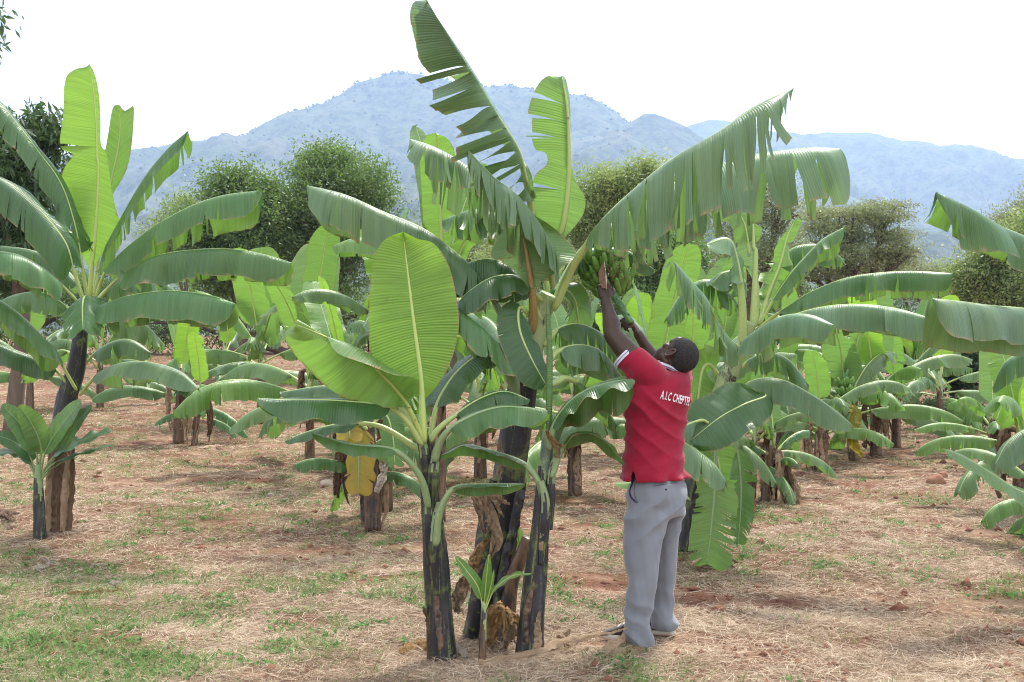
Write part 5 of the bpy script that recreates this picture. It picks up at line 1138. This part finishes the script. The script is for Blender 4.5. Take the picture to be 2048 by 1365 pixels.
# joints
shL, elL, wrL = P(1296, 742, 6.26), P(1226, 671, 6.33), P(1212, 602, 6.47)
shR, elR, wrR = P(1364, 752, 6.50), P(1320, 738, 6.62), P(1276, 668, 6.60)
hdc = P(1351, 714, 6.42)
Uh = nrm(np.array([.84, -.04, .54])); Fh = np.array([-.44, .56, .72]); Fh = nrm(Fh-Uh*np.dot(Fh, Uh)); Lh = np.cross(Uh, Fh)*1.0
if np.dot(Lh, CAMP-hdc) < 0: Lh = -Lh         # his left side of the face is the one nearer the camera
def H(l, f, u): return hdc+Lh*l+Fh*f+Uh*u
Rh = np.stack([Lh, Fh, Uh], 1)
bd = Acc()
# torso + legs core (hidden in the clothes, keeps the body one surface)
loft(bd, rings([(955, 1262, 1364), (900, 1262, 1360), (840, 1268, 1368), (790, 1272, 1372), (768, 1290, 1372)], DT, .55))
limb(bd, [P(1290, 960, 6.34), P(1286, 1110, 6.32), P(1278, 1275, 6.28)], [.08, .055, .035])
limb(bd, [P(1340, 960, 6.46), P(1330, 1110, 6.50), P(1325, 1262, 6.52)], [.08, .055, .035])
# neck and head
limb(bd, [P(1345, 768, 6.49), P(1347, 747, 6.47), H(0, -.01, -.05)], [.058, .056, .056])
for c, r, s in ((H(0, -.012, .030), 1, (.079, .099, .092)), (H(0, .034, -.040), 1, (.060, .062, .074)), (H(0, .050, -.085), 1, (.036, .034, .030)), (H(0, .068, .032), 1, (.054, .024, .030)), (H(0, .050, .052), 1, (.056, .046, .050)), (H(0, .062, -.005), 1, (.048, .026, .040)),
                (H(0, .092, -.014), 1, (.019, .017, .014)), (H(0, .090, .010), 1, (.012, .014, .028)), (H(0, .082, -.046), 1, (.028, .020, .010)), (H(0, .080, -.060), 1, (.025, .018, .009)),
                (H(.038, .062, -.012), 1, (.024, .022, .022)), (H(-.038, .062, -.012), 1, (.024, .022, .022)), (H(.052, .0, -.062), 1, (.018, .04, .022)), (H(-.052, .0, -.062), 1, (.018, .04, .022))):
    V, F = ico(c, r, 3, s, Rh); bd.add(V, F)
for sg in (1, -1):   # ears: a rim round a hollow
    ec = H(.080*sg, -.008, -.018)
    th = np.linspace(0, 2*PI, 22)
    loop = np.array([ec+Fh*(.019*math.cos(a)-.004*math.sin(a))+Uh*.031*math.sin(a)+Lh*sg*(.010-.008*math.cos(a)) for a in th])
    V, F, uv = tube(loop, .0056, 8); bd.add(V, F)
    V, F = ico(ec-Uh*.026+Fh*.004, 1, 1, (.006, .009, .010), Rh); bd.add(V, F)
    V, F = ico(ec-Lh*sg*.006, 1, 1, (.008, .016, .026), Rh); bd.add(V, F)
# arms
limb(bd, [shL+np.array([.02, .01, -.02]), (shL+elL)/2+np.array([-.004, 0, -.006]), elL], [.070, .064, .052])
limb(bd, [elL, elL*.62+wrL*.38+np.array([.004, 0, .0]), elL*.2+wrL*.8, wrL], [.052, .051, .036, .031])
limb(bd, [shR, (shR+elR)/2, elR], [.064, .054, .043]); limb(bd, [elR, elR*.6+wrR*.4, elR*.2+wrR*.8, wrR], [.045, .044, .032, .028])
def hand(acc, wr, palm_dir, back, grip, thumb_side, ps=1.0, curl=(1, 1, 1, 1), spread=.019):
    """palm_dir: wrist->knuckles, back: outward normal of the back of the hand"""
    pd = nrm(np.array(palm_dir, float)); bk = np.array(back, float); bk = nrm(bk-pd*np.dot(bk, pd)); sd_ = np.cross(pd, bk)*thumb_side
    R_ = np.stack([sd_, pd, bk], 1)
    pc = wr+pd*.048*ps
    V, F = ico(pc, 1, 3, (.040*ps, .052*ps, .017*ps), R_); acc.add(V, F)
    V, F = ico(wr+pd*.028*ps+sd_*.016, 1, 2, (.022, .034, .019), R_); acc.add(V, F)
    V, F = ico(wr+pd*.062*ps, 1, 2, (.038*ps, .03*ps, .015*ps), R_); acc.add(V, F)
    for i in range(4):      # index .. little
        off = (1.5-i)*spread*ps
        k0 = wr+pd*(.090-.004*abs(i-1.2))*ps+sd_*off+bk*.003
        ln = np.array([.040, .026, .021])*([.95, 1.05, 1.0, .8][i])*ps
        c = curl[i]; a = 0; cur = k0.copy(); pts = [k0-pd*.02, k0]
        for j in range(3):
            a += [1.05, 1.45, .8][j]*c
            dd = pd*math.cos(a)-bk*math.sin(a)
            cur = cur+dd*ln[j]; pts.append(cur.copy())
        limb(acc, pts, np.array([.0092, .0098, .0088, .0082, .0068])*ps*([1, 1.04, 1, .88][i]), 9, n=18)
        V, F = ico(k0+bk*.002, .0108*ps, 1); acc.add(V, F)
    t0 = wr+pd*.028*ps+sd_*.026*ps-bk*.004; t1 = t0+nrm(pd*.7+sd_*.75-bk*.35)*.036*ps; t2 = t1+nrm(pd*.75+sd_*.1-bk*.75)*.030*ps; t3 = t2+nrm(pd*.35-sd_*.45-bk*.9)*.024*ps
    limb(acc, [t0, t1, t2, t3], np.array([.0135, .0115, .0105, .008])*ps, 9, n=16)
hand(bd, wrL, P(1209, 574, 6.49)-wrL, (.12, -1, -.1), None, 1, 1.04, (1.15, 1.15, 1.15, 1.15))
gripL = P(1210, 572, 6.53)
hand(bd, wrR, P(1262, 645, 6.545)-wrR, (.75, -.3, .45), None, 1, .98, (.55, .8, .95, 1), .018)
Vb, Fb = remesh('body', bd, .0042, 3, .5)
body = sub(mk('body', Vb, Fb, 'skin', man), man)
# hair: a close-cropped cap over the skull
nu, nv = 46, 72
ph = np.linspace(0, PI*.63, nu); th = np.linspace(0, 2*PI, nv, endpoint=False)
PHI, TH = np.meshgrid(ph, th, indexing='ij')
low = 1.0+.38*np.clip(-np.cos(TH-PI/2), -1, 1)           # reaches lower at the nape than at the brow
PHI = PHI*np.clip(low, .70, 1.32)
sx = np.stack([np.sin(PHI)*np.cos(TH)*.0845, np.sin(PHI)*np.sin(TH)*.104, np.cos(PHI)*.0985], -1)
cap = sx.reshape(-1, 3)
nz_ = (fbm(cap[:, 0]*330+9, cap[:, 1]*330+cap[:, 2]*290, 5, 2)-.5)*.0055
edge = np.clip((PHI.max(0)[None, :]-PHI)/.12, 0, 1).reshape(-1)
cap = cap*(1+nz_/.09)[:, None]*(.955+.045*np.minimum(edge, 1))[:, None]
capw = hdc+Fh*-.012+Uh*.030+cap[:, :1]*Lh+cap[:, 1:2]*Fh+cap[:, 2:]*Uh
Fc = [tuple(f) for f in grid_faces(nu, nv, 0, True)]
sub(mk('hair', capw, Fc, 'hair', man), man)
b = NB('eye_white'); b.done(b.bsdf((.10, .08, .07), .3, .5))
for sg in (1, -1):
    V, F = ico(H(.031*sg, .072, .004), .0125, 1); sub(mk('eye', V, F, 'eye_white', man), man)
# shirt
sh = Acc()
loft(sh, rings([(957, 1243, 1376, 0, .72), (935, 1247, 1371, 0, .72), (900, 1249, 1365, 0, .70), (860, 1250, 1370, 0, .68), (820, 1252, 1380, 0, .66), (785, 1256, 1384, .0, .62), (760, 1272, 1383, .0, .56), (748, 1294, 1380, .02, .48), (741, 1318, 1370, .04, .46)], DT, .62, 48, 2.25))
# sleeves
limb(sh, [P(1322, 767, 6.34), shL+np.array([-.012, 0, .002]), P(1272, 722, 6.285), P(1254, 718, 6.30)], [.074, .086, .080, .072], 24, n=26)
limb(sh, [P(1352, 764, 6.42), shR+np.array([-.01, .02, .005]), P(1352, 746, 6.60)], [.078, .074, .066], 24, n=26)
limb(sh, [P(1290, 790, 6.32), P(1276, 760, 6.30), P(1268, 735, 6.29)], [.08, .07, .06], 20)
Vs, Fs = remesh('shirt', sh, .0075, 7, .5)
# open the sleeve ends a little by cutting what lies beyond the cuff plane
Ns = vnorm(Vs, Fs)
up_ = (elL-shL)/np.linalg.norm(elL-shL)
cufL = P(1251, 716, 6.30)
# folds: tension lines falling from the left armpit and shoulder towards the right hip
X_, Y_, Z_ = Vs[:, 0], Vs[:, 1], Vs[:, 2]
xr = (X_-W(1262, 6.36)); zr = (Z_-zt(760, 6.36))
s_ = zr+1.15*xr-1.5*xr**2+.10*(fbm(X_*5, Z_*5, 91, 3)-.5)
fold = (np.abs(((s_*8.2) % 1)-.5)*2)**2.6
fold = np.where(fold > 0, fold, 0)-.4
am = .017*sstep(-.62, -.25, zr)*sstep(-.02, -.16, zr)*(0.3+1.1*fbm(X_*3.2+4, Z_*4.4, 92, 3))
low_ = (fbm(X_*3.4+Z_*1.6, Z_*10-X_*5, 93, 4)-.5)*.042
Vs = Vs+Ns*(fold*am+low_*sstep(.06, -.05, zr))[:, None]
slv = ((np.abs((((Z_*1.0-X_*.7)*9+1.2*fbm(X_*6, Z_*6, 94, 2)) % 1)-.5)*2)**1.5-.4)*.005*sstep(-.14, -.02, zr)*sstep(.10, .04, xr)
Vs = Vs+Ns*slv[:, None]
# hem waviness + side slit
hem = sstep(zt(938, DT), zt(957, DT), Z_)
Vs = Vs+nrm(np.stack([Ns[:, 0], Ns[:, 1], 0*Z_], 1))*(hem*(.012*np.sin(np.arctan2(Y_-DT, X_-W(1310, DT))*7)+.006))[:, None]
keep = np.ones(len(Vs), bool)
d_ = (Vs-cufL)@up_
near = np.linalg.norm(Vs-cufL, axis=1) < .16
keep &= ~((d_ > .004) & near)
slx = W(1265, DT-.12)
keep &= ~((np.abs(Vs[:, 0]-slx) < .0105*sstep(zt(933, DT), zt(958, DT), Vs[:, 2])+.0005) & (Vs[:, 1] < DT) & (Vs[:, 2] < zt(934, DT)))
Fk = [f for f in Fs if all(keep[i] for i in f)]
shirt = sub(mk('polo_shirt', Vs, Fk, 'shirt_red', man), man)
# ribbed cuff on the left sleeve, navy line in it
def band(parent, c, ax, r, w, mat, name, rho=1., hint=(0, 1, 0), off=0):
    ax = nrm(np.array(ax, float)); cc = [c+ax*t for t in np.linspace(-w/2, w/2, 5)]
    V, F, uv = tube(np.array(cc), np.array([r*.99, r, r*1.004, r, r*.985])+off, 40, rho, False, hint)
    return sub(mk(name, V, F, mat, parent, uv), parent)
cu = band(man, cufL+up_*.004, up_, .0735, .026, 'rib_white', 'sleeve_cuff', 1.0)
band(cu, cufL+up_*.005, up_, .0735, .0035, 'navy', 'cuff_stripe', 1.0, off=.0012)
# collar: a low standing band round the neck
bvs = BVHTree.FromPolygons([Vector(v) for v in Vs], Fk)
def on_s(px, py, off):
    q = P(px, py, 1.0)-CAMP; h = bvs.ray_cast(Vector(CAMP), Vector(q))
    k = 0
    while h[0] is None and k < 30:
        k += 1; h = bvs.ray_cast(Vector(CAMP), Vector(P(px, py+k, 1.0)-CAMP))
    return np.array(h[0])+nrm(CAMP-np.array(h[0]))*off
Cn = catmull(PW([(1312, 729, 6.32), (1322, 730, 6.325), (1334, 734, 6.34), (1347, 740, 6.36), (1360, 747, 6.375), (1371, 752, 6.40)]), 26)
far = catmull(np.array([Cn[-1], P(1373, 745, 6.46), P(1352, 730, 6.52), P(1326, 724, 6.46), Cn[0]]), 26)[1:-1]
Cc = np.vstack([Cn, far]); upc = nrm(np.array([.10, .10, 1.])); oc = nrm(Cc-Cc.mean(0)); oc[:26] = nrm(np.array([.2, -1, 0]))
prf = [(-.009, .001), (-.008, .007), (.002, .008), (.012, .004), (.015, -.001), (.012, -.008)]
Vc = np.array([Cc+upc*t+oc*o_ for t, o_ in prf]); nc_ = len(Cc)
col_ = sub(mk('collar', Vc.reshape(-1, 3), grid_faces(6, nc_, 0, True), 'rib_white', man), man)
sub(mk('collar_stripe', np.array([Cc+upc*t+oc*.0105 for t in (-.003, .001)]).reshape(-1, 3), grid_faces(2, nc_, 0, True), 'navy', col_), man)
# lettering across the back
cu_ = bpy.data.curves.new('t', 'FONT'); cu_.body = 'A.I.C CHEPTEL'; cu_.size = 1; cu_.extrude = 0; cu_.resolution_u = 3; cu_.offset = .022; cu_.space_character = 1.14
to = bpy.data.objects.new('t', cu_); COL.objects.link(to); dg = bpy.context.evaluated_depsgraph_get(); dg.update()
tm = bpy.data.meshes.new_from_object(to.evaluated_get(dg)); bpy.data.objects.remove(to)
import bmesh
bmm = bmesh.new(); bmm.from_mesh(tm); bmesh.ops.triangulate(bmm, faces=bmm.faces)
for _ in range(2): bmesh.ops.subdivide_edges(bmm, edges=[e for e in bmm.edges if e.calc_length() > .12], cuts=1)
bmesh.ops.triangulate(bmm, faces=bmm.faces); bmm.verts.ensure_lookup_table()
TV = np.array([v.co[:] for v in bmm.verts]); TF = [tuple(v.index for v in f.verts) for f in bmm.faces]; bmm.free()
TV[:, 0] -= TV[:, 0].min()
Hc = .043/.70; Wd = .205
tx = TV[:, 0]/TV[:, 0].max()*Wd; tz = TV[:, 1]*Hc
bvh = BVHTree.FromPolygons([Vector(v) for v in Vs], Fk)
org = P(1321, 797, 6.20); ty = math.radians(12); rt = nrm(np.array([math.cos(ty), math.sin(ty), -.235])); bn = np.array([math.sin(ty), -math.cos(ty), 0])
upv = nrm(np.cross(rt, bn)); upv = upv if upv[2] > 0 else -upv
out = []
for a, c in zip(tx, tz):
    q = org+rt*a+upv*c+bn*.25
    h = bvh.ray_cast(Vector(q), Vector(-bn), 1.0)
    if h[0] is None: h = bvh.find_nearest(Vector(q-bn*.25))
    nn_ = np.array(h[1]); nn_ = nn_ if np.dot(nn_, bn) > 0 else -nn_
    out.append(np.array(h[0])+nn_*.0028)
tx_o = sub(mk('back_lettering', np.array(out), TF, 'text_white', shirt, smooth=False), man)
# trousers
tr = Acc()
loft(tr, rings([(925, 1266, 1358, 0, .70), (955, 1262, 1367, 0, .72), (985, 1254, 1375, 0, .82), (1010, 1253, 1374, .01, .86), (1030, 1254, 1368, .02, .86)], DT, .8, 44, 2.2))
loft(tr, rings([(975, 1256, 1330, -.03, 1.), (1020, 1251, 1340, -.04, 1.05), (1070, 1250, 1324, -.06, 1.1), (1121, 1252, 1316, -.08, 1.1), (1159, 1259, 1312, -.09, 1.15), (1200, 1251, 1305, -.09, 1.2), (1240, 1247, 1300, -.09, 1.2), (1262, 1246, 1301, -.09, 1.2), (1282, 1249, 1307, -.09, 1.2), (1291, 1252, 1309, -.09, 1.2)], DT, 1., 36, 2.1, math.radians(60)))
loft(tr, rings([(975, 1312, 1374, .05, 1.), (1020, 1316, 1372, .07, 1.), (1070, 1308, 1359, .10, 1.05), (1121, 1304, 1354, .12, 1.1), (1159, 1303, 1351, .13, 1.15), (1200, 1300, 1348, .14, 1.2), (1232, 1298, 1349, .14, 1.2), (1245, 1297, 1354, .14, 1.2), (1258, 1299, 1353, .14, 1.2)], DT, 1., 36, 2.1, math.radians(60)))
Vt, Ft = remesh('tr', tr, .0075, 5, .5)
Nt_ = vnorm(Vt, Ft)
X_, Y_, Z_ = Vt[:, 0], Vt[:, 1], Vt[:, 2]
zk = sstep(zt(1150, 6.3), zt(1230, 6.3), Z_)
f1 = (np.abs(((Z_*9+1.6*fbm(X_*5+Y_*4, Z_*3, 95, 3)+X_*3.5-Y_*2) % 1)-.5)*2)**1.5-.4
f2 = (fbm(X_*9+Z_*1.5, Z_*1.7+Y_*7, 96, 3)-.5)
f3 = (np.abs(((Z_*7-X_*6+1.3*fbm(X_*5, Z_*5, 97, 2)) % 1)-.5)*2)**1.6-.4
Vt = Vt+Nt_*(f1*.012*zk+f2*.040+f3*.019*sstep(zt(1120, 6.3), zt(1000, 6.3), Z_)*sstep(zt(950, 6.3), zt(985, 6.3), Z_))[:, None]
tro = sub(mk('trousers', Vt, Ft, 'trouser_grey', man), man)
bvt = BVHTree.FromPolygons([Vector(v) for v in Vt], Ft)
def on(b_, px, py, off=.002):
    q = P(px, py, 1.0)-CAMP; h = b_.ray_cast(Vector(CAMP), Vector(q)); return np.array(h[0])+np.array(h[1])*off
def strip_on(b_, pts, w, mat, name, parent, off=.002):
    C = catmull(np.array([on(b_, *p, off) for p in pts]), 24); T = nrm(np.gradient(C, axis=0))
    S_ = nrm(np.cross(T, CAMP-C)); wv = np.linspace(0, 1, 24); wv = w*np.sin(PI*np.clip(wv*.98+.01, 0, 1))**.4
    V = np.stack([C-S_*wv[:, None], C+nrm(CAMP-C)*.001, C+S_*wv[:, None]], 1)
    return sub(mk(name, V.reshape(-1, 3), grid_faces(24, 3), mat, parent), man)
cloth('seam_dark', (.07, .075, .10), .9)
strip_on(bvt, [(1269, 960), (1262, 978), (1262, 992), (1270, 1003), (1276, 1006)], .0065, 'navy', 'side_pocket', tro)
strip_on(bvt, [(1275, 960), (1269, 975), (1270, 992), (1276, 1005)], .0022, 'seam_dark', 'pocket_seam', tro)
strip_on(bvt, [(1306, 974), (1330, 969), (1352, 966)], .0022, 'seam_dark', 'back_pocket', tro)
strip_on(bvt, [(1307, 970), (1330, 966), (1352, 963)], .0010, 'seam_dark', 'back_pocket', tro)
V, F = ico(on(bvt, 1332, 980), .006, 1, (1, .4, 1)); sub(mk('button', V, F, 'shoe_black', tro), man)
# navy undershirt edge seen in the side slit
bx = rings([(962, 1259, 1330, -.0), (945, 1259, 1330, 0)], DT-.015, .72, 40); V = bx.reshape(-1, 3)
un = sub(mk('undershirt', V, grid_faces(2, 40, 0, True), 'navy', man), man)
# shoes
def shoe(px, py, d, toe, L=.285, up=.06):
    t = nrm(np.array(toe, float)); s = np.cross((0, 0, 1), t); c = P(px, py, d); c[2] = float(gz(c[0], c[1]))+.014
    n = 22; u = np.linspace(0, 1, n)
    hw = np.interp(u, [0, .04, .2, .45, .72, .9, .97, 1], [.012, .026, .036, .036, .047, .038, .022, .008])
    ht = np.interp(u, [0, .05, .25, .42, .6, .8, .95, 1], [.05, .085, .105, .10, .075, .052, .034, .02])
    def ringset(h0, h1, k, pw):
        rs_ = []
        th = np.linspace(0, 2*PI, 24, endpoint=False)
        for i in range(n):
            cc = c+t*(u[i]*L)+s*(.012*math.sin(u[i]*PI))
            z0, z1 = h0, (h1 if not callable(h1) else h1(i)); mid = (z0+z1)/2; hh = (z1-z0)/2
            rs_.append(cc+np.array([0, 0, mid])+hw[i]*k*(np.sign(np.cos(th))*abs(np.cos(th))**pw)[:, None]*s+hh*(np.sign(np.sin(th))*abs(np.sin(th))**pw)[:, None]*np.array([0, 0, 1.]))
        return np.array(rs_)
    a = Acc(); loft(a, ringset(.012, lambda i: ht[i], .94, .8)); up_o = sub(a.out('shoe', 'shoe_brown', man), man)
    a = Acc(); loft(a, ringset(.0, .026, 1.06, .45)); so_ = sub(a.out('sole', 'sole_white', up_o), man)
    a = Acc(); loft(a, ringset(-.004, .008, 1.075, .45)); sub(a.out('outsole', 'sole_tan', so_), man)
    for k in (.62, .52):     # pale stripes over the side
        i = int(k*n); th = np.linspace(.15*PI, 1.0*PI*.9, 16)
        for sg in (1,):
            cc = c+t*(u[i]*L); C = np.array([cc+s*math.cos(a_)*hw[i]*.98+np.array([0, 0, (.014+ht[i])/2+math.sin(a_)*(ht[i]-.010)/2])+t*.01*math.cos(a_) for a_ in np.linspace(-.1*PI, 1.1*PI, 20)])
            V, F, uv = tube(C, .0045, 6, .5); sub(mk('shoe_stripe', V, F, 'sole_white', up_o), man)
shoe(1304, 1288, 6.33, (-.93, .26, 0)); shoe(1350, 1270, 6.50, (-.93, .30, 0))
# knife in the raised left hand: its own thing
b = NB('rusty_blade'); n_ = b.noise(b.pos(), 60, 4); b.done(b.bsdf(b.mix(n_, (.10, .05, .035), (.28, .16, .12)), .6, .4, b.bump(n_, .3, .003), Metallic=.2))
b = NB('blade_edge'); b.done(b.bsdf((.75, .68, .62), .35, .6, Metallic=.4))
kn = root('knife', 'brown rusty knife blade with a bright edge, held point up in the raised left hand', 'knife', P(1211, 575, 6.50))
def px3(l, d): return [P(x, y, d) for x, y in l]
fr = px3([(1208, 521), (1197, 545), (1198, 562), (1204, 577), (1211, 577), (1211, 560), (1210, 540)], 6.455); bkk = [v+np.array([0, .006, 0]) for v in fr]
n = len(fr); V = fr+bkk; F = [tuple(range(n))[::-1], tuple(range(n, 2*n))]+[(i, (i+1) % n, n+(i+1) % n, n+i) for i in range(n)]
kb = sub(mk('blade', np.array(V), F, 'rusty_blade', kn, smooth=False), kn)
V, Fq, uv = tube(np.array(px3([(1208, 522), (1210.5, 540), (1212, 558), (1212.6, 578)], 6.458)), [.001, .003, .0035, .003], 6); sub(mk('cutting_edge', V, Fq, 'blade_edge', kb, uv), kn)
V, Fq, uv = tube(np.array(px3([(1208, 572), (1212, 590), (1214, 606)], 6.53)), [.012, .013, .013], 10); sub(mk('handle', V, Fq, 'shoe_brown', kn, uv), kn)
for o in bpy.data.objects:
    if '_o' in o: del o['_o']
